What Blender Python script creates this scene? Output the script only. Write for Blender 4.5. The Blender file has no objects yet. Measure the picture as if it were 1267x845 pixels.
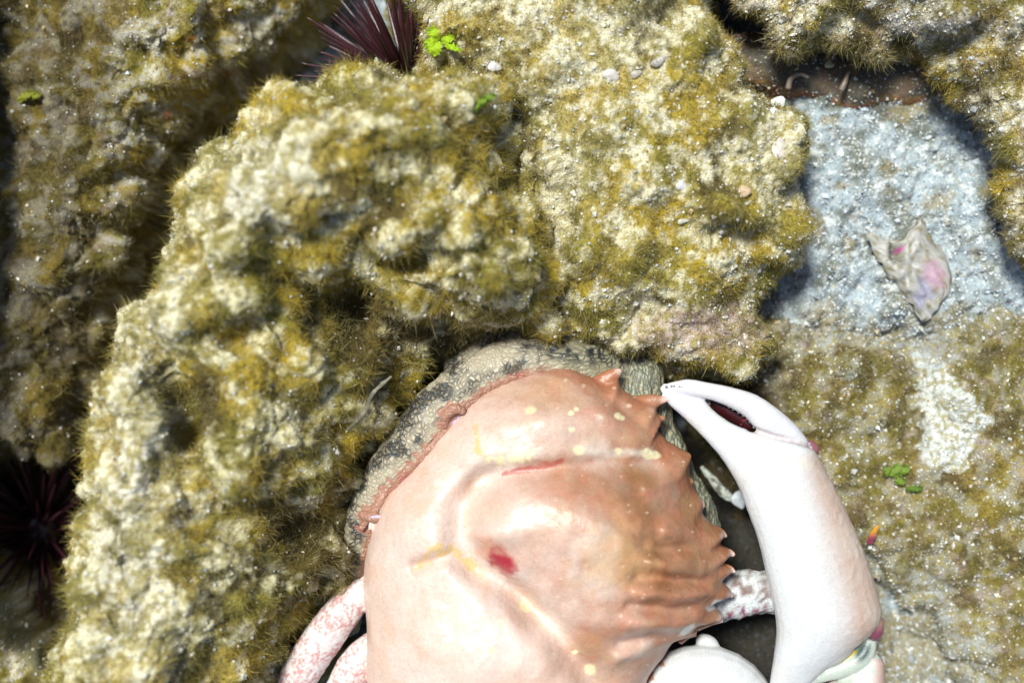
import bpy, bmesh, math, random
import numpy as np
from mathutils import Vector, Matrix, kdtree

# ------------------------------------------------------------------ units
S = 0.0003           # metres per design unit (about one photo pixel at the crab's height)
D = 1400.0           # camera height above z = 0, in design units
CX, CY = 633.5, 422.5
rng = np.random.default_rng(7)
random.seed(7)
scene = bpy.context.scene
COL = scene.collection

# ------------------------------------------------------------------ camera, sky, sun, exposure
cam_d = bpy.data.cameras.new('camera')
cam = bpy.data.objects.new('camera', cam_d); COL.objects.link(cam)
cam.location = (0, 0, D * S)
cam.rotation_euler = (0, 0, 0)
cam_d.sensor_width = 36
cam_d.lens = 36 * D / 1267.0
cam_d.clip_start = 0.005; cam_d.clip_end = 50
cam_d.dof.use_dof = True
cam_d.dof.focus_distance = (D - 15) * S
cam_d.dof.aperture_fstop = 3.9
scene.camera = cam

SUN_EL, SUN_AZ = 64.0, 130.0       # azimuth counter-clockwise from +X: light comes from the upper left
world = bpy.data.worlds.new('World'); scene.world = world
world.use_nodes = True
wn = world.node_tree.nodes; wl = world.node_tree.links
bg = wn['Background']
sky = wn.new('ShaderNodeTexSky'); sky.sky_type = 'NISHITA'; sky.sun_disc = False
sky.sun_elevation = math.radians(SUN_EL); sky.sun_rotation = math.radians(90 - SUN_AZ)
wl.new(sky.outputs[0], bg.inputs[0]); bg.inputs[1].default_value = 0.10
sd = bpy.data.lights.new('sun', 'SUN'); sd.energy = 4.7; sd.angle = math.radians(12); sd.color = (0.98, 1.0, 0.94)
sun = bpy.data.objects.new('sun', sd); COL.objects.link(sun)
dv = Vector((math.cos(math.radians(SUN_AZ)) * math.cos(math.radians(SUN_EL)), math.sin(math.radians(SUN_AZ)) * math.cos(math.radians(SUN_EL)), math.sin(math.radians(SUN_EL))))
sun.rotation_euler = dv.to_track_quat('Z', 'Y').to_euler()
sun.location = dv * 2
scene.view_settings.view_transform = 'Standard'
scene.view_settings.look = 'None'
scene.view_settings.exposure = 0.27
scene.view_settings.gamma = 1.0

# ------------------------------------------------------------------ small maths
def W(px, py, z=0.0):
    k = (D - z) / D
    return np.array([(px - CX) * k, -(py - CY) * k, z])

def hash3(ix, iy, iz, seed):
    h = (ix.astype(np.uint32) * np.uint32(374761393) + iy.astype(np.uint32) * np.uint32(668265263) + iz.astype(np.uint32) * np.uint32(2147483647 & 1274126177) + np.uint32(seed * 362437 + 12345))
    h = (h ^ (h >> np.uint32(13))) * np.uint32(1274126177)
    h = (h ^ (h >> np.uint32(16))) * np.uint32(2246822519)
    return h ^ (h >> np.uint32(13))

def noise3(p, scale, seed=0):
    """gradient noise, p (N,3), feature size = scale, about -1..1"""
    q = p / scale + 1000.0
    i = np.floor(q).astype(np.int64); f = q - i
    u = f * f * f * (f * (f * 6 - 15) + 10)
    out = np.zeros(len(p))
    for dx in (0, 1):
        wx = u[:, 0] if dx else 1 - u[:, 0]
        for dy in (0, 1):
            wy = u[:, 1] if dy else 1 - u[:, 1]
            for dz in (0, 1):
                wz = u[:, 2] if dz else 1 - u[:, 2]
                h = hash3(i[:, 0] + dx, i[:, 1] + dy, i[:, 2] + dz, seed)
                gx = ((h & 1023).astype(float) / 511.5 - 1)
                gy = (((h >> np.uint32(10)) & 1023).astype(float) / 511.5 - 1)
                gz = (((h >> np.uint32(20)) & 1023).astype(float) / 511.5 - 1)
                out += wx * wy * wz * (gx * (f[:, 0] - dx) + gy * (f[:, 1] - dy) + gz * (f[:, 2] - dz))
    return out * 1.5

def fbm(p, scale, octs=4, seed=0, gain=0.5):
    o = np.zeros(len(p)); a = 1.0
    for k in range(octs):
        o += a * noise3(p, scale / 2 ** k, seed + k * 17); a *= gain
    return o

def sstep(a, b, x):
    t = np.clip((x - a) / (b - a), 0, 1)
    return t * t * (3 - 2 * t)

def catmull(pts, n=6, closed=True):
    P = np.array(pts, float); m = len(P); out = []
    rngk = range(m if closed else m - 1)
    for i in rngk:
        if closed:
            a, b, c, d = P[i - 1], P[i], P[(i + 1) % m], P[(i + 2) % m]
        else:
            a, b, c, d = P[max(i - 1, 0)], P[i], P[i + 1], P[min(i + 2, m - 1)]
        for k in range(n):
            t = k / n
            out.append(0.5 * ((2 * b) + (-a + c) * t + (2 * a - 5 * b + 4 * c - d) * t * t + (-a + 3 * b - 3 * c + d) * t ** 3))
    if not closed: out.append(P[-1])
    return np.array(out)

def seg_dist(x, y, P, closed=True):
    m = len(P); best = np.full(x.shape, 1e18)
    for i in range(m if closed else m - 1):
        a = P[i]; b = P[(i + 1) % m]
        e = b - a; L = e[0] ** 2 + e[1] ** 2 + 1e-9
        t = np.clip(((x - a[0]) * e[0] + (y - a[1]) * e[1]) / L, 0, 1)
        d = (x - a[0] - t * e[0]) ** 2 + (y - a[1] - t * e[1]) ** 2
        best = np.minimum(best, d)
    return np.sqrt(best)

def inside(x, y, P):
    m = len(P); r = np.zeros(x.shape, bool)
    for i in range(m):
        a = P[i]; b = P[(i + 1) % m]
        if a[1] == b[1]: continue
        c = ((a[1] > y) != (b[1] > y)) & (x < (b[0] - a[0]) * (y - a[1]) / (b[1] - a[1]) + a[0])
        r ^= c
    return r

def sdist(x, y, P):
    d = seg_dist(x, y, P)
    return np.where(inside(x, y, P), d, -d)

def pdist(x, y, pts):          # distance to an open polyline
    return seg_dist(x, y, np.array(pts, float), False)

def mixc(a, b, t):
    a = np.asarray(a, float); b = np.asarray(b, float)
    t = np.asarray(t, float)
    return a + (b - a) * (t[:, None] if t.ndim else t)

# ------------------------------------------------------------------ mesh helpers
def mesh_from(name, V, F, cols=None, mat=None, smooth=True, corners=None):
    """V in design units; F (M,k) int array of equal sized faces, or a list of such arrays"""
    me = bpy.data.meshes.new(name)
    Fs = F if isinstance(F, list) else [F]
    Fs = [f for f in Fs if len(f)]
    me.vertices.add(len(V)); me.vertices.foreach_set('co', (np.asarray(V, np.float32) * S).ravel())
    nl = sum(f.size for f in Fs); nf = sum(len(f) for f in Fs)
    me.loops.add(nl); me.loops.foreach_set('vertex_index', np.concatenate([f.ravel() for f in Fs]).astype(np.int32))
    me.polygons.add(nf)
    tot = np.concatenate([np.full(len(f), f.shape[1]) for f in Fs]).astype(np.int32)
    st = np.concatenate([[0], np.cumsum(tot)[:-1]]).astype(np.int32)
    me.polygons.foreach_set('loop_start', st)
    me.polygons.foreach_set('use_smooth', np.full(nf, smooth))
    me.update(calc_edges=True); me.validate()
    if cols is not None: set_col(me, cols)
    if mat: me.materials.append(mat)
    return me

def set_col(me, cols, name='Col'):
    a = me.color_attributes.new(name, 'FLOAT_COLOR', 'POINT')
    c = np.ones((len(me.vertices), 4), np.float32); c[:, :3] = np.clip(cols, 0, 1)
    a.data.foreach_set('color', c.ravel())

def link(name, me, parent=None):
    o = bpy.data.objects.new(name, me); COL.objects.link(o)
    if parent: o.parent = parent
    return o

def tag(o, label=None, cat=None, group=None, kind=None):
    if label: o['label'] = label
    if cat: o['category'] = cat
    if group: o['group'] = group
    if kind: o['kind'] = kind
    return o

def empty(name, p=(0, 0, 0)):
    o = bpy.data.objects.new(name, None); COL.objects.link(o)
    o.empty_display_size = 0.01
    o.location = Vector(p) * S
    return o

def place(o, p):
    """give a mesh built in world units a sensible origin at p (design units)"""
    v = Vector(p) * S
    o.data.transform(Matrix.Translation(-v)); o.location = v
    return o

def tube(pts, radii, n=14, flat=1.0, cap=True):
    """swept elliptic tube in design units; radii = horizontal radius, flat = vertical/horizontal"""
    P = np.array(pts, float); m = len(P); R = np.array(radii, float)
    T = np.gradient(P, axis=0); T /= np.linalg.norm(T, axis=1)[:, None] + 1e-9
    V = []; 
    for i in range(m):
        up = np.array([0, 0, 1.0])
        if abs(T[i, 2]) > 0.95: up = np.array([1.0, 0, 0])
        s = np.cross(T[i], up); s /= np.linalg.norm(s); u = np.cross(s, T[i])
        for k in range(n):
            a = 2 * math.pi * k / n
            V.append(P[i] + s * math.cos(a) * R[i] + u * math.sin(a) * R[i] * flat)
    F = []
    for i in range(m - 1):
        for k in range(n):
            F.append((i * n + k, i * n + (k + 1) % n, (i + 1) * n + (k + 1) % n, (i + 1) * n + k))
    F3 = []
    if cap:
        V.append(P[0] - T[0] * R[0] * 0.6); V.append(P[-1] + T[-1] * R[-1] * 0.6)
        for k in range(n):
            F3.append((len(V) - 2, (k + 1) % n, k)); F3.append((len(V) - 1, (m - 1) * n + k, (m - 1) * n + (k + 1) % n))
    return np.array(V), np.array(F), np.array(F3).reshape(-1, 3)

def ellipsoid(c, r, rz=0, n=24, m=14):
    V = [(0, 0, 1)]
    for i in range(1, m):
        a = math.pi * i / m
        for k in range(n):
            b = 2 * math.pi * k / n
            V.append((math.sin(a) * math.cos(b), math.sin(a) * math.sin(b), math.cos(a)))
    V.append((0, 0, -1)); V = np.array(V) * np.array(r)
    cr, sr = math.cos(rz), math.sin(rz)
    V = np.stack([V[:, 0] * cr - V[:, 1] * sr, V[:, 0] * sr + V[:, 1] * cr, V[:, 2]], 1) + np.array(c)
    F = []; F3 = []
    for i in range(m - 2):
        for k in range(n):
            a = 1 + i * n + k; b = 1 + i * n + (k + 1) % n
            F.append((a, a + n, b + n, b))
    for k in range(n):
        F3.append((0, 1 + k, 1 + (k + 1) % n)); F3.append((len(V) - 1, 1 + (m - 2) * n + (k + 1) % n, 1 + (m - 2) * n + k))
    return V, np.array(F), np.array(F3)

def fuse(name, shapes, voxel=1.8, smooth=3):
    """one continuous skin over overlapping closed shapes: [(V,F,F3,part)] -> V, F, part per vertex"""
    Vs = []; Fq = []; Ft = []; off = 0; pid = []
    for V, F, F3, part in shapes:
        Vs.append(V); 
        if len(F): Fq.append(F + off)
        if len(F3): Ft.append(F3 + off)
        pid += [part] * len(V); off += len(V)
    V = np.concatenate(Vs)
    me = mesh_from(name, V, [np.concatenate(Fq), np.concatenate(Ft)] if Ft else [np.concatenate(Fq)])
    o = bpy.data.objects.new(name, me); COL.objects.link(o)
    md = o.modifiers.new('r', 'REMESH'); md.mode = 'VOXEL'; md.voxel_size = voxel * S; md.adaptivity = 0
    if smooth:
        ms = o.modifiers.new('s', 'SMOOTH'); ms.iterations = smooth; ms.factor = 0.5
    dg = bpy.context.evaluated_depsgraph_get()
    ev = o.evaluated_get(dg); m2 = ev.to_mesh()
    n = len(m2.vertices); co = np.empty(n * 3, np.float32); m2.vertices.foreach_get('co', co)
    nf = len(m2.polygons); li = np.empty(len(m2.loops), np.int32); m2.loops.foreach_get('vertex_index', li)
    co = co.reshape(-1, 3).astype(float) / S; Fo = li.reshape(-1, 4)
    ev.to_mesh_clear(); bpy.data.objects.remove(o); bpy.data.meshes.remove(me)
    kd = kdtree.KDTree(len(V))
    for i, v in enumerate(V): kd.insert(v, i)
    kd.balance()
    part = np.array([pid[kd.find(c)[1]] for c in co])
    return co, Fo, part

def vnormals(V, F):
    a = V[F[:, 0]]; b = V[F[:, 1]]; c = V[F[:, 2]]
    if F.shape[1] == 4: fn = np.cross(c - a, V[F[:, 3]] - b)
    else: fn = np.cross(b - a, c - a)
    N = np.zeros_like(V)
    for k in range(F.shape[1]):
        for ax in range(3): N[:, ax] += np.bincount(F[:, k], fn[:, ax], len(V))
    return N / (np.linalg.norm(N, axis=1)[:, None] + 1e-9)

# ------------------------------------------------------------------ materials
def new_mat(name):
    m = bpy.data.materials.new(name); m.use_nodes = True
    return m, m.node_tree.nodes, m.node_tree.links, m.node_tree.nodes['Principled BSDF']

def attr_mat(name, rough=0.9, nscale=0, ncon=0.3, bump=0.0, bscale=400, spec=0.2, sss=0.0, coat=0.0, sss_r=(1, .4, .2)):
    """vertex colour multiplied by fine procedural grain, fine bump"""
    m, n, l, b = new_mat(name)
    a = n.new('ShaderNodeVertexColor'); a.layer_name = 'Col'
    tc = n.new('ShaderNodeTexCoord')
    src = a.outputs[0]
    if nscale:
        t = n.new('ShaderNodeTexNoise'); t.inputs['Scale'].default_value = nscale; t.inputs['Detail'].default_value = 5; t.inputs['Roughness'].default_value = 0.65
        l.new(tc.outputs['Object'], t.inputs['Vector'])
        r = n.new('ShaderNodeMapRange'); r.inputs[1].default_value = 0.3; r.inputs[2].default_value = 0.7; r.inputs[3].default_value = 1 - ncon; r.inputs[4].default_value = 1 + ncon
        l.new(t.outputs[0], r.inputs[0])
        mx = n.new('ShaderNodeVectorMath'); mx.operation = 'SCALE'
        l.new(a.outputs[0], mx.inputs[0]); l.new(r.outputs[0], mx.inputs['Scale'])
        src = mx.outputs[0]
    l.new(src, b.inputs['Base Color'])
    b.inputs['Roughness'].default_value = rough
    b.inputs['Specular IOR Level'].default_value = spec
    if bump:
        t2 = n.new('ShaderNodeTexNoise'); t2.inputs['Scale'].default_value = bscale; t2.inputs['Detail'].default_value = 4
        l.new(tc.outputs['Object'], t2.inputs['Vector'])
        bp = n.new('ShaderNodeBump'); bp.inputs['Strength'].default_value = bump; bp.inputs['Distance'].default_value = 2.0 * S
        l.new(t2.outputs[0], bp.inputs['Height']); l.new(bp.outputs[0], b.inputs['Normal'])
    if sss:
        b.inputs['Subsurface Weight'].default_value = sss
        b.inputs['Subsurface Radius'].default_value = sss_r; b.inputs['Subsurface Scale'].default_value = 8 * S
    if coat:
        b.inputs['Coat Weight'].default_value = coat; b.inputs['Coat Roughness'].default_value = 0.25
    return m

M_rock = attr_mat('sediment_covered_rock', 0.95, 1300, 0.35, 0.9, 1500)
M_sand = attr_mat('coarse_sand', 0.9, 1500, 0.45, 1.0, 1300)
M_grain = attr_mat('sand_grains', 0.7, 0, spec=0.35)
M_shellbit = attr_mat('shell_chalk', 0.45, 600, 0.15, 0.3, 700, spec=0.5)
M_crab = attr_mat('crab_shell', 0.34, 1500, 0.12, 0.26, 1500, spec=0.4, sss=0.04)
M_spine = attr_mat('urchin_spine', 0.3, 0, spec=0.6)

def strand_material():
    m, n, l, b = new_mat('algae_filaments')
    a = n.new('ShaderNodeVertexColor'); a.layer_name = 'Col'
    l.new(a.outputs[0], b.inputs['Base Color']); b.inputs['Roughness'].default_value = 0.6; b.inputs['Specular IOR Level'].default_value = 0.25
    tr = n.new('ShaderNodeBsdfTranslucent'); l.new(a.outputs[0], tr.inputs[0])
    mx = n.new('ShaderNodeMixShader'); mx.inputs[0].default_value = 0.35
    l.new(b.outputs[0], mx.inputs[1]); l.new(tr.outputs[0], mx.inputs[2]); l.new(mx.outputs[0], n['Material Output'].inputs[0])
    return m
M_alg = strand_material()

# ------------------------------------------------------------------ filaments and grains
def strands(P, N, n, length, width, col, tip, lean=0.9, seg=3, clump=7.0, seed=1, jitter=0.25, drift=(0.0, 0.0, 0.0)):
    """n thin tapering filaments rooted on points P with normals N (already chosen, one row per filament)"""
    r = np.random.default_rng(seed)
    # lean of a tuft is shared by neighbours
    L = np.stack([noise3(P, clump * 3, seed + 5), noise3(P, clump * 3, seed + 6), noise3(P, clump * 3, seed + 7)], 1) * 1.6
    dirv = N * 0.75 + L * lean + r.normal(0, 0.75, P.shape) + np.array(drift)
    dirv /= np.linalg.norm(dirv, axis=1)[:, None] + 1e-9
    bend = r.normal(0, 1.05, P.shape)
    side = np.cross(dirv, r.normal(0, 1, P.shape)); side /= np.linalg.norm(side, axis=1)[:, None] + 1e-9
    ln = length * r.uniform(0.5, 1.3, len(P))
    V = []; C = []
    for k in range(seg + 1):
        t = k / seg
        c = P + dirv * (ln * t)[:, None] + bend * (ln * t * t * 0.6)[:, None]
        w = width * (1 - 0.75 * t)
        cc = col + (tip - col) * t
        if k < seg:
            V += [c - side * w[:, None], c + side * w[:, None]]; C += [cc, cc]
        else:
            V += [c]; C += [cc]
    n0 = len(P); V = np.concatenate(V); C = np.concatenate(C); idx = np.arange(n0)
    Q = [np.stack([idx + (2 * k) * n0, idx + (2 * k + 1) * n0, idx + (2 * k + 3) * n0, idx + (2 * k + 2) * n0], 1) for k in range(seg - 1)]
    T = np.stack([idx + (2 * seg - 2) * n0, idx + (2 * seg - 1) * n0, idx + 2 * seg * n0], 1)
    return V, Q, T, C

def grains(P, N, size, col, seed=1):
    r = np.random.default_rng(seed)
    n = len(P)
    A = r.normal(0, 1, (n, 3)); A /= np.linalg.norm(A, axis=1)[:, None]
    B = np.cross(A, r.normal(0, 1, (n, 3))); B /= np.linalg.norm(B, axis=1)[:, None]
    Cc = np.cross(A, B); s = size[:, None]
    c = P + N * s * 0.35
    fa = r.uniform(0.6, 1.4, (n, 1)); fb = r.uniform(0.5, 1.1, (n, 1)); fc = r.uniform(0.4, 1, (n, 1))
    V = np.concatenate([c + A * s * fa, c - A * s * fa, c + B * s * fb, c - B * s * fb, c + Cc * s * fc, c - Cc * s * fc])
    i = np.arange(n); T = []
    for a in (0, 1):
        for b in (2, 3):
            for d in (4, 5): T.append(np.stack([i + a * n, i + b * n, i + d * n], 1))
    return V, np.concatenate(T), np.tile(col, (6, 1))

def sample_surface(V, F, Nn, n, r, weight=None):
    a = V[F[:, 0]]; b = V[F[:, 1]]; c = V[F[:, 2]]; d = V[F[:, 3]]
    area = np.linalg.norm(np.cross(c - a, d - b), axis=1)
    if weight is not None: area = area * weight[F].mean(axis=1)
    cum = np.cumsum(area); k = np.searchsorted(cum, r.uniform(0, cum[-1], n)); k = np.clip(k, 0, len(F) - 1)
    u = r.uniform(0, 1, (n, 1)); v = r.uniform(0, 1, (n, 1))
    f = F[k]
    P = (V[f[:, 0]] * (1 - u) + V[f[:, 1]] * u) * (1 - v) + (V[f[:, 3]] * (1 - u) + V[f[:, 2]] * u) * v
    N = Nn[f[:, 0]]
    return P, N, f[:, 0]

GOLD = (0.40, 0.285, 0.028); OLIVE = (0.22, 0.185, 0.03); DARKB = (0.055, 0.038, 0.014)
CREAM = (0.66, 0.60, 0.46); PALE = (0.62, 0.62, 0.56); LILAC = (0.34, 0.24, 0.24); GREY = (0.42, 0.46, 0.47)

def px_of(P):
    k = D / (D - P[:, 2])
    return P[:, 0] * k + CX, -P[:, 1] * k + CY

def heightfield(poly, zedge, ztop, width, zbase, step=2.2, warp=14, power=0.5, bumps=(), slope=(0, 0), seed=0, rough=1.0, drop=70.0, bounds=(-160, -160, 1430, 1010), ridges=(), under=None, tuck=0.0):
    """a rock: poly in photo pixels at height zedge; inside it rises to ztop over `width`, outside it drops to zbase over `drop`"""
    k = (D - zedge) / D
    Pw = catmull([((x - CX) * k, -(y - CY) * k) for x, y in poly], 5)
    bx0, by0, bx1, by1 = bounds
    x0 = max(Pw[:, 0].min() - drop - 10, (bx0 - CX) * 1.15); x1 = min(Pw[:, 0].max() + drop + 10, (bx1 - CX) * 1.15)
    y0 = max(Pw[:, 1].min() - drop - 10, -(by1 - CY) * 1.15); y1 = min(Pw[:, 1].max() + drop + 10, -(by0 - CY) * 1.15)
    xs = np.arange(x0, x1, step); ys = np.arange(y0, y1, step)
    X, Y = np.meshgrid(xs, ys); sh = X.shape; X = X.ravel(); Y = Y.ravel()
    q = np.stack([X, Y, np.zeros_like(X)], 1)
    wx = fbm(q, 60, 3, seed + 1) * warp; wy = fbm(q, 60, 3, seed + 2) * warp
    d = sdist(X + wx, Y + wy, Pw)
    t = np.clip(d / width, 0, 1); prof = (1 - (1 - t) ** 2) ** power
    z = np.where(d > 0, zedge + (ztop - zedge) * prof, zedge + (zbase - zedge) * np.clip(-d / drop, 0, 1) ** 0.8)
    fade = np.clip(d / 30, 0, 1)
    z += fade * ((X * slope[0] + Y * slope[1]))
    pxx, pyy = X / k + CX, -Y / k + CY
    for (bx, by, r1, r2, ang, amp) in bumps:
        ca, sa = math.cos(math.radians(ang)), math.sin(math.radians(ang))
        ux = (pxx - bx) * ca + (pyy - by) * sa; uy = -(pxx - bx) * sa + (pyy - by) * ca
        g = np.exp(-(ux / r1) ** 2 - (uy / r2) ** 2); z += amp * g
    for (pts, w, amp) in ridges:
        z += amp * np.exp(-(pdist(pxx, pyy, pts) / w) ** 2)
    keep = (d > -drop * 0.98).reshape(sh)
    if tuck:                                   # flanks stand upright or lean in under the rock
        ds = d.reshape(sh).copy()
        for _ in range(12): ds[1:-1, 1:-1] = (ds[1:-1, 1:-1] * 2 + ds[:-2, 1:-1] + ds[2:, 1:-1] + ds[1:-1, :-2] + ds[1:-1, 2:]) / 6
        gy_, gx_ = np.gradient(ds, step); gl = np.hypot(gx_, gy_) + 1e-6
        sh_ = tuck * np.clip(-d, 0, None) * np.clip(gl.ravel(), 0, 1)
        X = X + (gx_ / gl).ravel() * sh_; Y = Y + (gy_ / gl).ravel() * sh_
    V = np.stack([X, Y, z], 1)
    nx, ny = sh[1], sh[0]
    I = np.arange(nx * ny).reshape(sh)
    F = np.stack([I[:-1, :-1], I[:-1, 1:], I[1:, 1:], I[1:, :-1]], -1)
    m = keep[:-1, :-1] & keep[:-1, 1:] & keep[1:, 1:] & keep[1:, :-1]
    F = F[m].reshape(-1, 4)
    used = np.zeros(len(V), bool); used[F] = True; mp = np.cumsum(used) - 1
    V = V[used]; F = mp[F]; d = d[used]
    N = vnormals(V, F)
    b1 = 0.6 * np.abs(noise3(V, 62, seed + 11)) + 0.35 * noise3(V, 48, seed + 15) + 0.12; b2 = np.abs(noise3(V, 21, seed + 12)); b3 = np.abs(noise3(V, 10, seed + 13)); b4 = noise3(V, 5.5, seed + 14)
    disp = rough * (50 * (b1 - 0.3) + 9 * (b2 - 0.3) + 4.5 * (b3 - 0.3) + 2.2 * b4)
    if under is not None:
        dz_ = np.clip(zedge - V[:, 2], 0, None); V = V + np.stack([dz_ * under[0], dz_ * under[1], 0 * dz_], 1)
    V2 = V + N * disp[:, None]
    cav = (b1 - 0.3) * 1.3 + (b2 - 0.3) * 1.0 + (b3 - 0.3) * 0.6
    return V2, F, d, cav

def rock(name, label, V, F, colfn, zpos, turf=None, fil=0, gr=0, seed=0, mat=None, cat='rock', flen=11, fw=0.36, group=None, kind=None):
    """colfn(V,N)->(base colour, algae density 0..1, algae colour, pale grain density)"""
    N = vnormals(V, F)
    base, dens, acol, gden = colfn(V, N)
    base = mixc(base, (0.27, 0.22, 0.06), sstep(-0.12, 0.4, fbm(V, 7, 2, seed + 61) + 0.3 * noise3(V, 20, seed + 62)) * 0.8 * sstep(0.08, 0.3, base[:, 0]))
    me = mesh_from(name, V, F, base, mat or M_rock)
    o = link(name, me); tag(o, label, cat, group, kind)
    place(o, zpos)
    r = np.random.default_rng(seed + 99)
    px, py = px_of(V)
    vis = ((px > -60) & (px < 1330) & (py > -60) & (py < 905)).astype(float)
    if fil:
        P, Nn, vi = sample_surface(V, F, N, fil, r, (dens * 0.6 + 0.4) * vis + 1e-6)
        dn = np.clip(dens[vi], 0, 1)
        pal = base[vi] * np.array([1.0, 0.95, 0.8]) * 0.95
        isg = r.uniform(0, 1, len(P)) < sstep(0.15, 0.7, dn) * 0.9 + 0.07
        c = np.where(isg[:, None], acol[vi] * r.uniform(0.7, 1.35, (len(P), 1)), pal * r.uniform(0.7, 1.2, (len(P), 1)))
        tip = mixc(c, np.array([0.68, 0.60, 0.28]), r.uniform(0.0, 0.65, len(P)))
        lenm = flen * 0.72 * (0.5 + 0.6 * dn)
        sv, Q, T, C = strands(P - Nn * 1.0, Nn, len(P), lenm, np.full(len(P), fw) * r.uniform(0.7, 1.5, len(P)), c, tip, seed=seed)
        a = link('algae_turf', mesh_from('algae_turf', sv, [np.concatenate(Q), T], C, M_alg)); a['kind'] = 'stuff'
        a.data.transform(Matrix.Translation(-Vector(zpos) * S)); a.parent = o
    if gr:
        P, Nn, vi = sample_surface(V, F, N, gr, r, gden * vis + 1e-6)
        s = r.lognormal(0.0, 0.45, len(P)) * 1.15
        b = r.uniform(0.55, 1.15, (len(P), 1)); tint = r.choice(4, len(P), p=[.5, .25, .15, .1])
        pal = np.array([(0.72, 0.68, 0.58), (0.62, 0.64, 0.62), (0.45, 0.34, 0.18), (0.75, 0.72, 0.70)])[tint]
        gv, T, C = grains(P, Nn, s, pal * b, seed)
        a = link('sediment_grains', mesh_from('sediment_grains', gv, T, C, M_grain, smooth=False)); a['kind'] = 'stuff'
        a.data.transform(Matrix.Translation(-Vector(zpos) * S)); a.parent = o
    return o

def turf_colours(V, N, seed, gold=0.5, pale=CREAM, blotch=((),), lil=0.0, olive=0.5, scale=38):
    """mottled turf over pale sediment"""
    n1 = fbm(V, scale, 3, seed + 31); n2 = fbm(V, 14, 2, seed + 32); n3 = fbm(V, 85, 2, seed + 33); n4 = fbm(V, 60, 2, seed + 34)
    m = sstep(-0.42, 0.26, n1 * 0.95 + n2 * 0.75 + (gold - 0.5) * 0.9)
    ac = mixc(GOLD, OLIVE, sstep(-0.3, 0.3, n3 + (olive - 0.5)))
    ac = mixc(ac, DARKB, sstep(0.25, 0.6, n4 + n2 * 0.3) * 0.8)
    base = mixc(np.tile(pale, (len(V), 1)), ac * 1.0, m)
    if lil:
        base = mixc(base, LILAC, sstep(0.0, 0.4, fbm(V, 45, 2, seed + 35)) * lil)
    return base, m, ac

# ================================================================== the setting: seabed
def seabed():
    step = 3.0
    xs = np.arange(-820, 821, step); ys = np.arange(-560, 561, step)
    far = np.array([-6000, -3500, -2000, -1300, -950]); 
    xs = np.concatenate([far, xs, -far[::-1]]); ys = np.concatenate([far, np.where(False, 0, ys), -far[::-1]])
    X, Y = np.meshgrid(xs, ys); sh = X.shape; X = X.ravel(); Y = Y.ravel()
    px = X / 1.11 + CX; py = -Y / 1.11 + CY
    z = np.full(X.shape, -165.0) + 68 * sstep(900, 1000, px) * (1 - sstep(380, 460, py))
    z -= 170 * (1 - sstep(380, 640, px)) 
    z += 26 * fbm(np.stack([X, Y, 0 * X], 1), 60, 3, 14) * np.exp(-((py - 385) / 45) ** 2) * sstep(940, 1000, px)
    z -= 95 * np.exp(-((px - 850) / 80) ** 2 - ((py - 640) / 190) ** 2)
    z += 55 * sstep(1120, 1300, px) * (1 - sstep(300, 420, py))
    z += 10 * np.exp(-((px - 1140) / 90) ** 2 - ((py - 780) / 90) ** 2)
    q = np.stack([X, Y, z], 1)
    near = (np.abs(X) < 820) & (np.abs(Y) < 560)
    n1 = fbm(q, 70, 3, 3); n2 = noise3(q, 9, 5); n3 = noise3(q, 22, 6)
    z = z + np.where(near, n1 * 16 + np.abs(n3) * 11 + n2 * 5.0, n1 * 20)
    V = np.stack([X, Y, z], 1)
    I = np.arange(len(X)).reshape(sh)
    F = np.stack([I[:-1, :-1], I[:-1, 1:], I[1:, 1:], I[1:, :-1]], -1).reshape(-1, 4)
    px, py = px_of(V); py0_ = py
    base = mixc(np.tile((0.34, 0.40, 0.425), (len(V), 1)), (0.15, 0.16, 0.13), sstep(-0.25, 0.45, fbm(V, 44, 4, 8)))
    base = mixc(base, (0.66, 0.68, 0.66), sstep(0.15, 0.5, fbm(V, 11, 2, 9)) * 0.7)
    dark = np.exp(-((px - 895) / 95) ** 2 - ((py - 690) / 260) ** 2)       # dark rock plus painted shade between crab and claw
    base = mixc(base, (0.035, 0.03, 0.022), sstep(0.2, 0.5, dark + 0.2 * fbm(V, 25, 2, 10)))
    base = mixc(base, (0.05, 0.045, 0.03), 1 - sstep(300, 560, px + 0 * px + np.where(py < 140, 260, 0)))  # left crevice and cave floors: shade painted into the colour
    ol = sstep(0.1, 0.5, fbm(V, 55, 3, 12) + 0.7 * sstep(340, 430, py + 30 * fbm(V, 40, 2, 13)) - 0.05)
    base = mixc(base, (0.26, 0.21, 0.10), ol * 0.75 * sstep(960, 1020, px))
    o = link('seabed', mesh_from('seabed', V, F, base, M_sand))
    tag(o, 'pale blue grey sandy seabed between the rocks', None, None, 'structure')
    N = vnormals(V, F); r = np.random.default_rng(5)
    w = ((px > 880) & (px < 1330) & (py > 60) & (py < 900)).astype(float) + 0.5 * ((px > 330) & (px < 560) & (py < 140) & (py > -40))
    P, Nn, vi = sample_surface(V, F, N, 60000, r, w + 1e-7)
    s = r.lognormal(0.0, 0.5, len(P)) * 1.05
    pal = np.array([(0.62, 0.68, 0.72), (0.34, 0.36, 0.36), (0.78, 0.78, 0.74), (0.42, 0.36, 0.26), (0.2, 0.2, 0.2)])[r.choice(5, len(P), p=[.4, .22, .2, .1, .08])]
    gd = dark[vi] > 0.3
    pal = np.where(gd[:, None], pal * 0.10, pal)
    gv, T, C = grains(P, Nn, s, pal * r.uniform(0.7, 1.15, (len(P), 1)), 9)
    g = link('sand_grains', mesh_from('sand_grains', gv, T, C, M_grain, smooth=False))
    tag(g, 'coarse pale grains of sand and broken shell strewn over the seabed', 'sand', None, 'stuff')
seabed()

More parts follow.
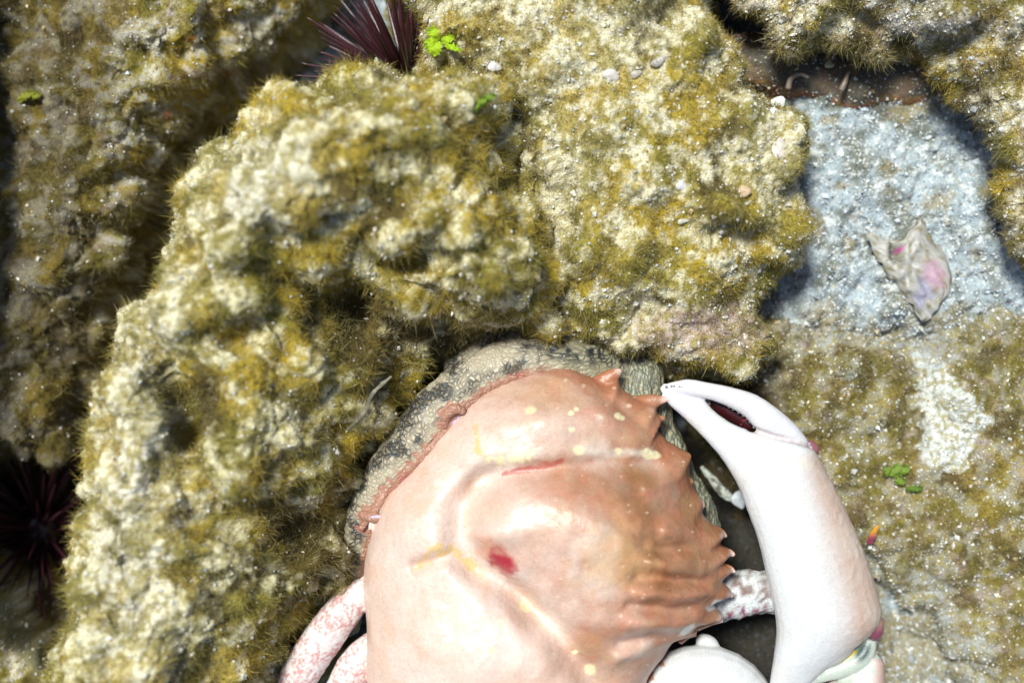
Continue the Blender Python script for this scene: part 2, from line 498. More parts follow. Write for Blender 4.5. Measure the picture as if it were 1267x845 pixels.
# ================================================================== rocks
def blob(px, py, cx, cy, rx, ry, ang=0):
    a = math.radians(ang); ux = (px - cx) * math.cos(a) + (py - cy) * math.sin(a); uy = -(px - cx) * math.sin(a) + (py - cy) * math.cos(a)
    return np.exp(-(ux / rx) ** 2 - (uy / ry) ** 2)

# --- the curved boulder in the middle and left foreground
polyA = [(90, 900), (100, 760), (112, 640), (125, 560), (140, 470), (190, 380), (225, 300), (240, 235), (300, 170), (330, 135), (400, 108), (440, 98), (500, 96), (560, 88), (610, 105), (640, 160),
         (655, 220), (680, 300), (690, 370), (680, 410), (620, 425), (560, 442), (520, 470), (480, 515), (455, 560), (432, 615), (425, 660), (432, 700), (420, 740), (385, 790), (345, 840), (330, 900)]
bumpsA = [(345, 350, 34, 40, -24, 0), (300, 700, 50, 24, 20, -34), (420, 470, 34, 50, 0, -30), (640, 200, 18, 60, -20, -30), (435, 385, 62, 42, 30, -130), (520, 330, 50, 16, -6, -55), (262, 500, 26, 66, -15, -75), (340, 630, 70, 26, 35, -60), (385, 780, 60, 34, 0, -60), (470, 470, 20, 60, 35, -40), (330, 420, 40, 20, 20, -35), (620, 235, 22, 18, 0, -40), (545, 400, 20, 14, 0, -30),
          (600, 350, 50, 32, 0, 34), (470, 420, 22, 26, 0, 26), (430, 500, 24, 60, 15, 22), (560, 290, 50, 30, 0, 22), (400, 250, 90, 50, -35, 28), (300, 560, 40, 40, 0, 18), (540, 150, 50, 26, 0, 18), (500, 200, 80, 30, 0, 14), (480, 365, 26, 18, 0, -30)]
VA, FA, dA, cavA = heightfield(polyA, 15, 160, 150, -330, bumps=bumpsA, seed=100, rough=1.0, drop=85, tuck=0.95, step=2.0, ridges=[([(150, 860), (165, 700), (190, 560), (230, 430), (290, 320), (380, 220), (480, 170)], 70, 42), ([(345, 860), (420, 700), (425, 620), (470, 510), (540, 440), (640, 415)], 62, -62), ([(470, 400), (560, 430)], 30, -30)])
def colA(V, N):
    px, py = px_of(V)
    base, m, ac = turf_colours(V, N, 100, 0.50, (0.62, 0.56, 0.35))
    p = 0.8 * (blob(px, py, 180, 520, 60, 200, 8) + blob(px, py, 330, 220, 70, 50) + blob(px, py, 350, 540, 50, 40) + blob(px, py, 180, 800, 90, 80))
    m = np.clip(m - 0.5 * np.clip(p, 0, 1), 0, 1)
    g = blob(px, py, 250, 500, 26, 55, -15) + blob(px, py, 330, 640, 75, 30, 30) + blob(px, py, 370, 770, 70, 30, 20) + blob(px, py, 430, 400, 60, 60) + blob(px, py, 440, 560, 20, 60, 20) + blob(px, py, 330, 340, 40, 50) + blob(px, py, 530, 180, 80, 26, 10)
    g = sstep(0.25, 0.8, g + 0.35 * fbm(V, 24, 2, 77)); m = np.clip(m + g * 0.7, 0, 1)
    dk = sstep(0.3, 0.9, blob(px, py, 450, 410, 80, 75) + 0.8 * blob(px, py, 340, 630, 70, 30, 35) + blob(px, py, 260, 500, 24, 60, -15) + blob(px, py, 390, 690, 70, 60) + blob(px, py, 560, 420, 60, 20)+0.3 * fbm(V, 20, 2, 78))  # dark turf plus painted shade in the hollows and inner slope
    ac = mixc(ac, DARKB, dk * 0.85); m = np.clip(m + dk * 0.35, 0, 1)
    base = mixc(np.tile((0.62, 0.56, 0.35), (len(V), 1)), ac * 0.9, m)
    base = mixc(base, (0.06, 0.045, 0.02), sstep(0.18, 0.05, cavA + 0.45) * 0.5)  # recesses between the lumps darkened, shade put into the colour
    base = mixc(base, (0.74, 0.70, 0.58), np.clip(blob(px, py, 170, 620, 55, 260, 6) + blob(px, py, 320, 230, 70, 50, -40), 0, 1) * (1 - m) * 0.8)
    return base, np.clip(m * 1.1 + 0.06, 0, 1), ac, 1 - m * 0.75
rock('boulder', 'large curved boulder with golden brown algae tufts arching around the crab', VA, FA, colA, (-250, -20, 0), fil=420000, gr=26000, seed=100, flen=12)

# --- the flat topped boulder above the crab
polyB = [(520, -60), (517, 20), (522, 80), (560, 100), (610, 120), (635, 200), (660, 280), (672, 350), (690, 405), (720, 425), (770, 432), (830, 448), (880, 462), (925, 455), (948, 430), (942, 370), (985, 330), (1005, 275), (985, 235), (1000, 180), (975, 140), (925, 105), (905, 60), (872, 20), (868, -60)]
bumpsB = [(885, 265, 36, 24, 20, 34), (900, 300, 40, 14, 5, -30), (940, 350, 40, 30, -30, -40), (700, 330, 30, 24, 0, 20), (760, 395, 90, 26, 0, -26), (860, 400, 60, 26, 0, -20), (850, 60, 22, 36, 0, 24), (680, 240, 14, 50, -10, -30), (780, 200, 80, 60, 0, 10), (830, 140, 26, 18, 0, -14)]
VB, FB, dB, cavB = heightfield(polyB, -10, 62, 110, -290, bumps=bumpsB, seed=200, rough=0.75, drop=80, tuck=0.6, step=2.0, slope=(0.0, 0.07))
def colB(V, N):
    px, py = px_of(V)
    base, m, ac = turf_colours(V, N, 200, 0.47, (0.60, 0.55, 0.38))
    p = blob(px, py, 700, 40, 160, 80) + 0.8 * blob(px, py, 960, 200, 40, 60) + 0.6 * blob(px, py, 700, 200, 60, 60)
    m = np.clip(m - 0.45 * np.clip(p, 0, 1), 0, 1)
    g = blob(px, py, 885, 260, 40, 28) + blob(px, py, 770, 320, 120, 40, 10) + blob(px, py, 850, 90, 26, 60) + blob(px, py, 640, 75, 30, 16) + blob(px, py, 960, 280, 50, 26)
    g = sstep(0.3, 0.9, g + 0.4 * fbm(V, 22, 2, 277)); m = np.clip(m + 0.6 * g, 0, 1)
    ac = mixc(ac, (0.34, 0.27, 0.05), np.clip(g, 0, 1) * 0.5)
    ac = mixc(ac, DARKB, sstep(0.4, 0.9, blob(px, py, 895, 285, 34, 14) + blob(px, py, 780, 425, 120, 20)) * 0.7)
    base = mixc(np.tile((0.60, 0.55, 0.38), (len(V), 1)), ac * 0.95, m)
    lil = sstep(0.3, 0.8, blob(px, py, 870, 410, 100, 36) + 0.3 * fbm(V, 20, 2, 278)) * 0.75
    base = mixc(base, (0.38, 0.27, 0.25), lil); ac = mixc(ac, (0.30, 0.20, 0.17), lil * 0.7)
    return base, np.clip(m + 0.08, 0, 1), ac, 1 - m * 0.6
rock('boulder', 'broad pale boulder with short olive turf directly above the crab', VB, FB, colB, (120, 180, 0), fil=420000, gr=30000, seed=200, flen=8)

# --- rock behind, upper left
polyC = [(-140, -80), (385, -80), (372, 10), (350, 50), (298, 90), (252, 130), (212, 190), (184, 280), (152, 360), (124, 410), (112, 480), (108, 545), (60, 565), (0, 560), (-140, 565)]
bumpsC = [(230, 80, 70, 40, -40, 30), (160, 240, 40, 100, 15, 26), (50, 300, 50, 260, 0, -35), (330, 40, 50, 40, 0, -30), (250, 170, 30, 50, 30, 15), (10, 90, 30, 90, 0, -80)]
VC, FC, dC, cavC = heightfield(polyC, -190, -75, 110, -420, bumps=bumpsC, seed=300, rough=1.1, drop=34, tuck=0.5, step=2.4)
def colC(V, N):
    px, py = px_of(V)
    base, m, ac = turf_colours(V, N, 300, 0.5, (0.56, 0.53, 0.43), lil=0.35)
    shade_m = 1 - sstep(90, 220, px + 40 * fbm(V, 80, 2, 377))  # light falloff towards the left, painted as dark brown on rock and turf
    ac = mixc(ac, DARKB, shade_m * 0.8); base = mixc(base, DARKB, shade_m * 0.75)
    base = mixc(base, (0.5, 0.14, 0.03), sstep(0.5, 0.8, blob(px, py, 237, 48, 8, 6) + blob(px, py, 280, 93, 12, 12) + blob(px, py, 207, 143, 6, 11, 10) + blob(px, py, 152, 378, 10, 5) + 0.2 * fbm(V, 8, 2, 378)))
    return base, np.clip(m * 0.9 + 0.1, 0, 1), ac, (1 - m * 0.6) * (1 - shade_m * 0.8)
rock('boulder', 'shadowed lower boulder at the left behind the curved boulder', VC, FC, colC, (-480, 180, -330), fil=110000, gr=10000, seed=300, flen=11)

# --- unseen boulder added outside the left edge to throw shade over the left rim
polyD = [(-420, -200), (-110, -180), (-60, 0), (-48, 200), (-55, 400), (-85, 560), (-60, 700), (-110, 1000), (-420, 1000)]
VD, FD, dD, cavD = heightfield(polyD, -20, 130, 120, -360, seed=400, rough=1.0, drop=70, step=6.0, bounds=(-420, -260, 20, 1060))
def colD(V, N):
    base, m, ac = turf_colours(V, N, 400, 0.6)
    return base, m, ac, 1 - m
rock('boulder', 'unseen tall boulder added beyond the left edge to shade the left rim', VD, FD, colD, (-850, 0, -330), seed=400)

# --- overhanging rock, upper right
polyE = [(870, -60), (905, -18), (925, 22), (965, 52), (1010, 66), (1060, 68), (1110, 66), (1150, 86), (1175, 120), (1205, 150), (1222, 200), (1235, 250), (1250, 300), (1262, 330), (1340, 380), (1420, 300), (1420, -100)]
bumpsE = [(1100, 60, 70, 14, 5, -14), (1130, 30, 70, 20, 10, 20), (1200, 90, 50, 26, 40, -16), (1240, 170, 24, 60, 0, 10), (1010, 20, 70, 16, 15, -20), (1060, 36, 26, 12, 20, -30), (1230, 20, 60, 30, 30, 15)]
VE, FE, dE, cavE = heightfield(polyE, -15, 60, 70, -170, bumps=bumpsE, seed=500, rough=0.85, drop=26, step=2.0, warp=18, under=(0.55, 0.35))
def colE(V, N):
    px, py = px_of(V)
    base, m, ac = turf_colours(V, N, 500, 0.5, (0.62, 0.58, 0.46), lil=0.45)
    p = blob(px, py, 1120, 28, 60, 20, 12); m = np.clip(m - 0.9 * np.clip(p, 0, 1), 0, 1)
    base = mixc(base, (0.66, 0.60, 0.55), np.clip(p, 0, 1) * 0.8)
    ac = mixc(ac, LILAC, 0.35 * sstep(-0.1, 0.3, fbm(V, 40, 2, 577)))
    dk = sstep(0, -14, dE); base = mixc(base, (0.09, 0.05, 0.035), dk)  # ledge underside: its shade painted into the colour
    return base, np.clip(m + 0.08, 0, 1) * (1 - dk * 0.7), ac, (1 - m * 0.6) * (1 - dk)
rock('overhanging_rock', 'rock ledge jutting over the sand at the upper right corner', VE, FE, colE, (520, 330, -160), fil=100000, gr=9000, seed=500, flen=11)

# --- dim slab under the ledge
polyF = [(880, 50), (905, 40), (1010, 62), (1150, 66), (1180, 100), (1150, 128), (1105, 128), (1060, 140), (1010, 128), (965, 118), (930, 108), (880, 100)]
VF, FF, dF, cavF = heightfield(polyF, -98, -70, 40, -200, bumps=[], seed=600, rough=0.28, drop=16, step=2.4, warp=5)
def colF(V, N):
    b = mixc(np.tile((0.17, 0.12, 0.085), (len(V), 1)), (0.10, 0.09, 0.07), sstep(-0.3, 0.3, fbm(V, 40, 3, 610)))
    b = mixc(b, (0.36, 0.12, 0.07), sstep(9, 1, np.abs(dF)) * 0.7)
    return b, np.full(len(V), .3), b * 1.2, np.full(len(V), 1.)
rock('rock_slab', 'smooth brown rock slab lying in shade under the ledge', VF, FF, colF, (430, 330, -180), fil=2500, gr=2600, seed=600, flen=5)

# --- low rock field, lower right
polyG = [(905, 560), (925, 470), (955, 410), (1000, 398), (1050, 410), (1090, 398), (1130, 425), (1180, 390), (1230, 372), (1420, 380), (1420, 1000), (1215, 990), (1200, 850), (1160, 790), (1120, 735), (1070, 705), (1000, 690), (960, 640)]
bumpsG = [(1118, 520, 14, 60, 5, -34), (1175, 500, 45, 75, 10, 14), (1030, 440, 50, 26, 0, 16), (1230, 600, 50, 120, 0, 14), (1100, 600, 30, 24, 0, -14), (960, 600, 40, 60, 0, -60), (1150, 650, 50, 30, 30, 10)]
VG, FG, dG, cavG = heightfield(polyG, -130, -72, 110, -230, bumps=bumpsG, seed=700, rough=0.7, drop=45, step=2.0, warp=20)
def colG(V, N):
    px, py = px_of(V)
    base, m, ac = turf_colours(V, N, 700, 0.5, (0.40, 0.385, 0.30), olive=0.8, scale=30)
    pp = np.array([(1128, 425), (1160, 440), (1185, 470), (1200, 495), (1226, 518), (1206, 550), (1195, 578), (1165, 580), (1140, 575), (1138, 500)], float)
    q = sdist(px + 13 * fbm(V, 18, 3, 720), py + 9 * fbm(V, 18, 3, 721), pp)
    patch = sstep(-3, 3, q)
    m = m * (1 - patch * 0.95)
    ac = mixc(ac, (0.17, 0.125, 0.045), 0.45); ac = mixc(ac, (0.09, 0.07, 0.03), 0.4 * (1 - sstep(1080, 1160, px)))
    base = mixc(base, (0.17, 0.125, 0.05), 0.25)
    base = mixc(base * 0.8, (0.58, 0.60, 0.56), patch)
    base = mixc(base, LILAC, sstep(0.2, 0.6, fbm(V, 35, 2, 722)) * 0.4 * (1 - patch))
    edge_ = (1 - sstep(2, 55, dG + 22 * fbm(V, 34, 3, 723))) * sstep(960, 1000, px)
    m = m * (1 - 0.75 * edge_); base = mixc(base, (0.36, 0.385, 0.38), edge_ * 0.85)
    brn = sstep(-0.1, 0.4, fbm(V, 26, 3, 724)); ac = mixc(ac, (0.15, 0.095, 0.04), brn * 0.65); base = mixc(base, (0.20, 0.14, 0.08), brn * 0.35 * (1 - patch))
    dk = (1 - sstep(950, 1000, px)) * sstep(455, 500, py) * (1 - sstep(690, 720, py))  # gap beside the claw: dark rock with shade painted in
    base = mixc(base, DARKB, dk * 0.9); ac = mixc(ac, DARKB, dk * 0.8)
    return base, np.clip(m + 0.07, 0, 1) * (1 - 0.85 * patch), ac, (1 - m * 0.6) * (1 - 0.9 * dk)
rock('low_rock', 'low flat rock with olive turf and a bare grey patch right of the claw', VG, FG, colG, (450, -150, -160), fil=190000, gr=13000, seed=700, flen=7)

# --- small rock in the lower left corner
polyH = [(-150, 700), (-40, 705), (0, 730), (35, 775), (62, 815), (90, 850), (110, 940), (-150, 960)]
VH, FH, dH, cavH = heightfield(polyH, -150, -70, 90, -400, bumps=[(10, 760, 60, 14, 50, -14)], seed=800, rough=0.6, drop=60, step=2.6)
def colH(V, N):
    px, py = px_of(V)
    base, m, ac = turf_colours(V, N, 800, 0.55)
    st = sstep(0.3, 0.8, blob(px, py, 30, 790, 90, 26, 55)); base = mixc(base, (0.20, 0.19, 0.12), st)
    return base, m * (1 - st * .6), ac, 1 - m
rock('boulder', 'small rounded rock in the bottom left corner below the dark urchin', VH, FH, colH, (-620, -420, -330), fil=8000, gr=3000, seed=800)

# ================================================================== crab
CO = [(455, 900), (452, 780), (448, 715), (456, 670), (473, 622), (510, 582), (550, 532), (600, 484), (655, 462), (697, 455), (735, 468), (752, 474), (765, 470), (771, 482), (792, 494), (812, 499), (815, 510), (821, 520), (814, 530), (826, 545), (842, 555), (857, 564), (854, 580), (857, 597), (862, 608), (872, 622), (872, 638), (884, 650), (900, 660), (893, 674), (908, 685), (897, 697), (909, 707), (896, 720), (908, 737), (885, 748), (896, 767), (868, 772), (862, 786), (838, 792), (822, 815), (800, 850), (790, 930), (730, 1000), (640, 1030), (540, 1010), (480, 970)]
def carapace():
    C0 = np.array([668.0, 745.0]); P = catmull(CO, 8)
    na, nr = 720, 150
    ang = np.linspace(0, 2 * math.pi, na, endpoint=False)
    pa = np.unwrap(np.arctan2(P[:, 1] - C0[1], P[:, 0] - C0[0])); pr = np.hypot(P[:, 0] - C0[0], P[:, 1] - C0[1])
    if pa[-1] < pa[0]: pa = pa[::-1]; pr = pr[::-1]
    r = np.interp(ang, np.concatenate([pa - 2 * math.pi, pa, pa + 2 * math.pi]), np.concatenate([pr, pr, pr]))
    rsm = r.copy()
    for _ in range(60): rsm = (np.roll(rsm, 1) + rsm + np.roll(rsm, -1)) / 3
    V = []; 
    ts = np.sin(np.linspace(0, 1, nr) * math.pi / 2)
    for t in ts[1:]:
        rr = t * (rsm + (r - rsm) * sstep(0.86, 1.0, np.array([t]))[0])
        x = C0[0] + rr * np.cos(ang); y = C0[1] + rr * np.sin(ang)
        z = -4 + 92 * (1 - t ** 2.8) ** 0.62
        V.append(np.stack([x, y, np.full(na, z)], 1))
    top = np.concatenate(V)
    x, y = top[:, 0], top[:, 1]; z = top[:, 2]
    edge = sstep(0, 60, seg_dist(x, y, P))
    G = lambda pts, w, a: a * np.exp(-(pdist(x, y, pts) / w) ** 2)
    dz = 0
    dz += G([(590, 596), (620, 580), (700, 572), (760, 566), (806, 572)], 13, -8)
    dz += G([(600, 590), (575, 620), (572, 655), (592, 690), (640, 722), (690, 772), (735, 840)], 18, -11)
    dz += G([(520, 690), (560, 676), (590, 700)], 9, -6)
    dz += blob(x, y, 720, 640, 90, 50, 10) * 12 + blob(x, y, 590, 800, 70, 60) * 10 + blob(x, y, 660, 518, 80, 30, -10) * 9 + blob(x, y, 790, 720, 90, 60, 30) * 8 + blob(x, y, 520, 630, 40, 50, 30) * 6
    dz += blob(x, y, 622, 645, 30, 16, -10) * 5 + blob(x, y, 742, 505, 30, 10, 40) * 6 + blob(x, y, 700, 468, 30, 10) * 5 + blob(x, y, 650, 735, 40, 14, 40) * -9
    dz += G([(745, 485), (790, 520), (820, 555)], 9, -5)
    x0_, y0_ = x, y; x = x + 6 * fbm(top, 70, 2, 931); y = y + 8 * fbm(top, 60, 2, 932)
    G = lambda pts, w, a: a * np.exp(-(pdist(x, y, pts) / w) ** 2)
    for a, b, am in (((820, 640), (893, 668), 8), ((800, 680), (905, 695), 9), ((790, 715), (905, 728), 10), ((770, 750), (895, 765), 10), ((760, 795), (860, 790), 7), ((800, 590), (856, 590), 6)):
        dz += G([a, b], 11, am * 0.62)
    for a, b, am in (((790, 660), (890, 682), 6), ((780, 697), (890, 712), 8), ((770, 735), (880, 747), 8), ((760, 773), (860, 780), 6)):
        dz += G([a, b], 9, -am * 0.6)
    dz = dz + 2.2 * fbm(top, 55, 2, 901); x, y = x0_, y0_ 
    top[:, 2] = z + 1.9 * dz * (0.25 + 0.75 * edge)
    # underside
    under = []
    for t in ts[1:-1][::-1][::3]:
        x = C0[0] + t * r * np.cos(ang); y = C0[1] + t * r * np.sin(ang)
        under.append(np.stack([x, y, np.full(na, -10 - 60 * (1 - t ** 3) ** 0.7)], 1))
    ctop = np.array([[C0[0], C0[1], top[:na, 2].mean()]]); cbot = np.array([[C0[0], C0[1], -70]])
    A = np.concatenate([top] + under)
    k = (D - A[:, 2]) / D
    rings = len(A) // na
    X = np.stack([(A[:, 0] - CX) * (D - 10) / D, -(A[:, 1] - CY) * (D - 10) / D, A[:, 2]], 1)
    cc = np.concatenate([ctop, cbot]); cc = np.stack([(cc[:, 0] - CX) * (D - 10) / D, -(cc[:, 1] - CY) * (D - 10) / D, cc[:, 2]], 1)
    V = np.concatenate([X, cc]); i = np.arange(na); j = (i + 1) % na
    F = np.concatenate([np.stack([q * na + i, (q + 1) * na + i, (q + 1) * na + j, q * na + j], 1) for q in range(rings - 1)])
    T = np.concatenate([np.stack([i, j, np.full(na, rings * na)], 1), np.stack([(rings - 1) * na + j, (rings - 1) * na + i, np.full(na, rings * na + 1)], 1)])
    return V, F, T
def wpts(pts): return [W(*p) for p in pts]
def sweep_edges(st, z, flat, n=28, zs=None):
    """stations given as (left, right) edge points in photo pixels"""
    L = catmull([s[0] for s in st], 4, False); R = catmull([s[1] for s in st], 4, False)
    Z = np.full(len(L), float(z)) if zs is None else np.interp(np.linspace(0, 1, len(L)), np.linspace(0, 1, len(zs)), zs)
    V = []; m = len(L)
    for i in range(m):
        a = W(L[i][0], L[i][1], Z[i]); b = W(R[i][0], R[i][1], Z[i]); c = (a + b) / 2; h = (a - b) / 2; w = np.linalg.norm(h)
        for k in range(n):
            t = 2 * math.pi * k / n
            ct = math.copysign(abs(math.cos(t)) ** 0.9, math.cos(t))
            V.append(c + h * ct + np.array([0, 0, 1]) * w * flat * math.sin(t))
    V.append(sum(V[:n]) / n); V.append(sum(V[(m - 1) * n:m * n]) / n)
    F = [(i * n + k, i * n + (k + 1) % n, (i + 1) * n + (k + 1) % n, (i + 1) * n + k) for i in range(m - 1) for k in range(n)]
    T = [(m * n, (k + 1) % n, k) for k in range(n)] + [(m * n + 1, (m - 1) * n + k, (m - 1) * n + (k + 1) % n) for k in range(n)]
    return np.array(V), np.array(F), np.array(T)

def build_crab():
    sh = []
    sh.append((*carapace(), 0))
    # spines and teeth of the rim: root, middle, tip, root radius
    for a, m, b, r in [((742, 482), (757, 466), (769, 457), 13), ((790, 505), (808, 497), (825, 495), 12), ((805, 520), (816, 518), (823, 517), 8), ((800, 530), (812, 524), (818, 526), 8),
                       ((832, 575), (848, 564), (855, 566), 10), ((840, 600), (853, 594), (857, 598), 7), ((850, 625), (866, 620), (871, 628), 8), ((868, 655), (890, 658), (899, 664), 11),
                       ((880, 685), (900, 683), (909, 687), 10), ((880, 705), (900, 702), (910, 708), 8), ((876, 735), (896, 733), (907, 738), 11), ((862, 772), (882, 768), (895, 768), 10), ((840, 792), (852, 786), (862, 786), 7),
                       ((468, 640), (460, 646), (457, 655), 6), ((456, 715), (450, 716), (446, 716), 5), ((600, 490), (608, 484), (618, 478), 6)]:
        P = np.array([W(*a, -6), W(*m, 0), W(*b, 4)]); P = catmull(P, 4, False)
        sh.append((*tube(P, np.linspace(r * (1.5 if b[1] < 500 else 0.9), 2.2, len(P)), 14, 0.7), 6 if a[0] > 700 else 0))
    palm = [((816, 481), (820, 475)), ((826, 499), (847, 482)), ((846, 517), (868, 492)), ((868, 539), (887, 511)), ((888, 561), (915, 528)), ((903, 583), (958, 538)), ((915, 605), (1000, 549)), ((926, 635), (1024, 587)),
            ((938, 668), (1043, 624)), ((947, 705), (1063, 668)), ((955, 740), (1079, 713)), ((961, 775), (1089, 760)), ((959, 803), (1068, 790)), ((954, 835), (1022, 824)), ((950, 868), (988, 858))]
    sh.append((*sweep_edges(palm, 0, 0.62, zs=[-4, 0, 6, 12, 18, 20, 20, 18, 12, 4]), 1))
    dact = [((822, 475), (829, 486)), ((850, 469), (853, 491)), ((876, 473), (872, 493)), ((906, 479), (898, 502)), ((937, 489), (922, 516)), ((964, 507), (938, 535)), ((988, 529), (962, 551)), ((1004, 552), (978, 568))]
    sh.append((*sweep_edges(dact, 0, 0.8, zs=[-2, 4, 8, 10, 12, 14, 12, 8]), 2))
    sh.append((*tube(wpts([(868, 484, -16), (890, 499, -16), (910, 511, -15), (930, 526, -12)]), [8, 12, 13, 10], 12, 0.8), 9))
    sh.append((*ellipsoid(W(1003, 553, 0), (12, 8, 10), -0.7), 3))
    sh.append((*ellipsoid(W(1076, 768, 4), (15, 24, 26), 0.25), 3))
    sh.append((*ellipsoid(W(1022, 794, 6), (44, 28, 32), 0.5), 1))
    sh.append((*tube(catmull(wpts([(1076, 790, 4), (1068, 810, 6), (1046, 825, 6), (1016, 834, 4), (984, 846, 0)]), 4, False), [9, 10, 11, 12, 12, 12, 12, 12, 11, 11, 11, 10, 10, 9, 8, 8, 8], 14, 0.9), 4))
    sh.append((*tube(wpts([(1020, 925, -8), (1040, 890, -6), (1060, 862, -2), (1073, 838, 0), (1081, 814, 2)]), [54, 46, 36, 24, 13], 24, 0.9), 5))
    sh.append((*ellipsoid(W(985, 868, -10), (34, 30, 30)), 1))
    sh.append((*ellipsoid(W(872, 880, -26), (92, 84, 46), -0.25), 1))
    sh.append((*ellipsoid(W(876, 797, -34), (17, 12, 10), -0.6), 1))
    sh.append((*tube(wpts([(930, 900, -26), (1000, 930, -26), (1050, 900, -12)]), [40, 42, 38], 20, 0.8), 1))
    sh.append((*tube(wpts([(700, 860, -30), (800, 880, -34), (880, 890, -30)]), [40, 44, 44], 20, 0.7), 1))
    # walking legs at the left
    sh.append((*tube(catmull(wpts([(520, 740, -34), (462, 728, -26), (432, 748, -14), (402, 786, -10), (372, 832, -16), (345, 885, -30)]), 4, False), np.interp(np.linspace(0, 1, 21), [0, .2, .4, .6, .8, 1], [20, 15, 22, 25, 24, 24]), 20, 0.8), 7))
    sh.append((*tube(catmull(wpts([(530, 790, -34), (478, 790, -30), (448, 812, -24), (428, 850, -26), (405, 905, -30)]), 4, False), np.interp(np.linspace(0, 1, 17), [0, .3, .6, 1], [20, 16, 24, 25]), 20, 0.8), 8))
    V, F, part = fuse('crab', sh, 1.7, 4)
    N = vnormals(V, F); px, py = px_of(V)
    # --- relief
    gran = np.zeros(len(V))
    cl = (part == 1) | (part == 2)
    brown = np.clip(np.exp(-(pdist(px, py, [(1014, 556), (1028, 587), (1046, 624), (1066, 668), (1082, 713), (1092, 760), (1090, 800)]) / np.interp(py, [550, 620, 700, 780], [16, 32, 44, 44])) ** 2) * 1.4 * cl * sstep(545, 575, py), 0, 1)
    gran -= cl * 2.6 * np.exp(-(pdist(px, py, [(928, 530), (955, 539), (985, 546), (1006, 552)]) / 3.0) ** 2)
    gran += brown * 0.6 * sstep(0.1, 0.5, noise3(V, 8, 911)) + cl * 0.25 * noise3(V, 9, 912)
    car = (part == 0) | (part == 6)
    gran += car * (0.35 * noise3(V, 7, 913) + 0.5 * noise3(V, 15, 914))
    gran += ((part == 7) | (part == 8)) * 1.2 * np.abs(noise3(V, 9, 915))
    V2 = V + N * gran[:, None]
    # teeth along the biting edges
    # --- colour
    n1 = fbm(V, 60, 3, 920); n2 = fbm(V, 22, 3, 921); n3 = fbm(V, 9, 2, 922)
    rightness = sstep(-0.15, 1.0, (px - 590) / 230 + 0.3 * n1 - 0.25 * (py - 640) / 200)  # pale left to brown right: pigment, with side lighting painted in
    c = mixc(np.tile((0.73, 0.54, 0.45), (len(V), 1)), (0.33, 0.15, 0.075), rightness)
    c = mixc(c, (0.50, 0.30, 0.14), sstep(0.0, 0.5, fbm(V, 48, 2, 971)) * 0.35 * (0.3 + 0.7 * rightness))
    c = mixc(c, (0.72, 0.62, 0.54), sstep(0.1, 0.5, fbm(V, 80, 2, 972)) * 0.35)
    c = mixc(c, (0.36, 0.12, 0.06), sstep(0.15, 0.5, fbm(V, 32, 3, 973)) * 0.35 * rightness)
    c = mixc(c, (0.22, 0.10, 0.035), sstep(0.3, 0.9, blob(px, py, 800, 610, 70, 46, 30) + blob(px, py, 830, 700, 40, 60)) * 0.6)
    c = mixc(c, (0.50, 0.16, 0.09), sstep(0.1, 0.6, n2 + 0.2) * 0.3 * rightness)
    c = mixc(c, (0.34, 0.12, 0.06), sstep(0.35, 1, blob(px, py, 745, 470, 70, 26, 25) + blob(px, py, 825, 545, 34, 40, 40) + blob(px, py, 690, 455, 60, 12)) * 0.7)
    c = mixc(c, (0.78, 0.64, 0.54), blob(px, py, 690, 530, 70, 26, 0) * 0.45)
    c = mixc(c, (0.62, 0.40, 0.18), sstep(0.4, 0.9, blob(px, py, 760, 690, 70, 60) + 0.3 * n2) * 0.35)
    # pigment marks
    L = lambda pts, w: np.exp(-(pdist(px + 5 * n2, py + 5 * n2, pts) / w) ** 2)
    LS = lambda pts, w: np.exp(-(pdist(px, py, pts) / w) ** 2)
    c = mixc(c, (0.86, 0.80, 0.70), np.clip(L([(596, 592), (572, 622), (570, 655), (590, 690), (640, 722), (690, 770)], 16), 0, 1) * 0.25)
    c = mixc(c, (0.84, 0.76, 0.62), np.clip(L([(545, 600), (590, 575), (650, 560), (720, 556), (800, 562)], 6), 0, 1) * np.clip(0.35 + 0.8 * n1, 0, .6))
    red = sstep(0.25, 0.9, blob(px, py, 621, 696, 28, 15, 42) + 0.22 * n3 + 0.2 * n2)
    c = mixc(c, (0.52, 0.16, 0.06), sstep(0.2, 0.7, blob(px, py, 612, 684, 26, 16, 42) + 0.2 * n2) * 0.5)
    c = mixc(c, (0.36, 0.012, 0.03), red * 0.95)
    c = mixc(c, (0.40, 0.05, 0.04), sstep(0.3, 0.9, np.exp(-(pdist(px + 2 * n2, py + 2 * n2, [(622, 586), (660, 579), (697, 570)]) / np.interp(px, [615, 670, 700], [3, 7, 4])) ** 2) * (1.0 + 0.35 * n3)) * 0.7)
    c = mixc(c, (0.62, 0.25, 0.12), np.clip(L([(590, 690), (600, 670), (585, 660)], 8), 0, 1) * 0.3)
    c = mixc(c, (0.72, 0.48, 0.16), sstep(0.3, 0.8, (L([(515, 700), (535, 682), (560, 678), (590, 706)], 9) + L([(592, 530), (588, 552), (600, 566)], 6)) * (0.75 + 0.6 * n3)) * 0.75)
    c = mixc(c, (0.80, 0.74, 0.42), sstep(0.3, 0.8, L([(608, 572), (650, 566)], 7) * (0.8 + 0.8 * n3)) * 0.8)
    r2 = np.random.default_rng(41)
    specks = [(657, 507, 6), (713, 506, 4), (764, 514, 5), (716, 557, 8), (708, 531, 4), (706, 511, 4), (768, 517, 4), (800, 561, 8), (808, 563, 7), (649, 750, 9), (607, 804, 7), (547, 768, 8), (619, 770, 4), (585, 787, 3), (730, 828, 9), (712, 806, 4), (838, 538, 5), (655, 560, 6), (778, 502, 3), (722, 477, 3), (700, 470, 3), (765, 558, 5), (690, 505, 3), (760, 480, 2)]
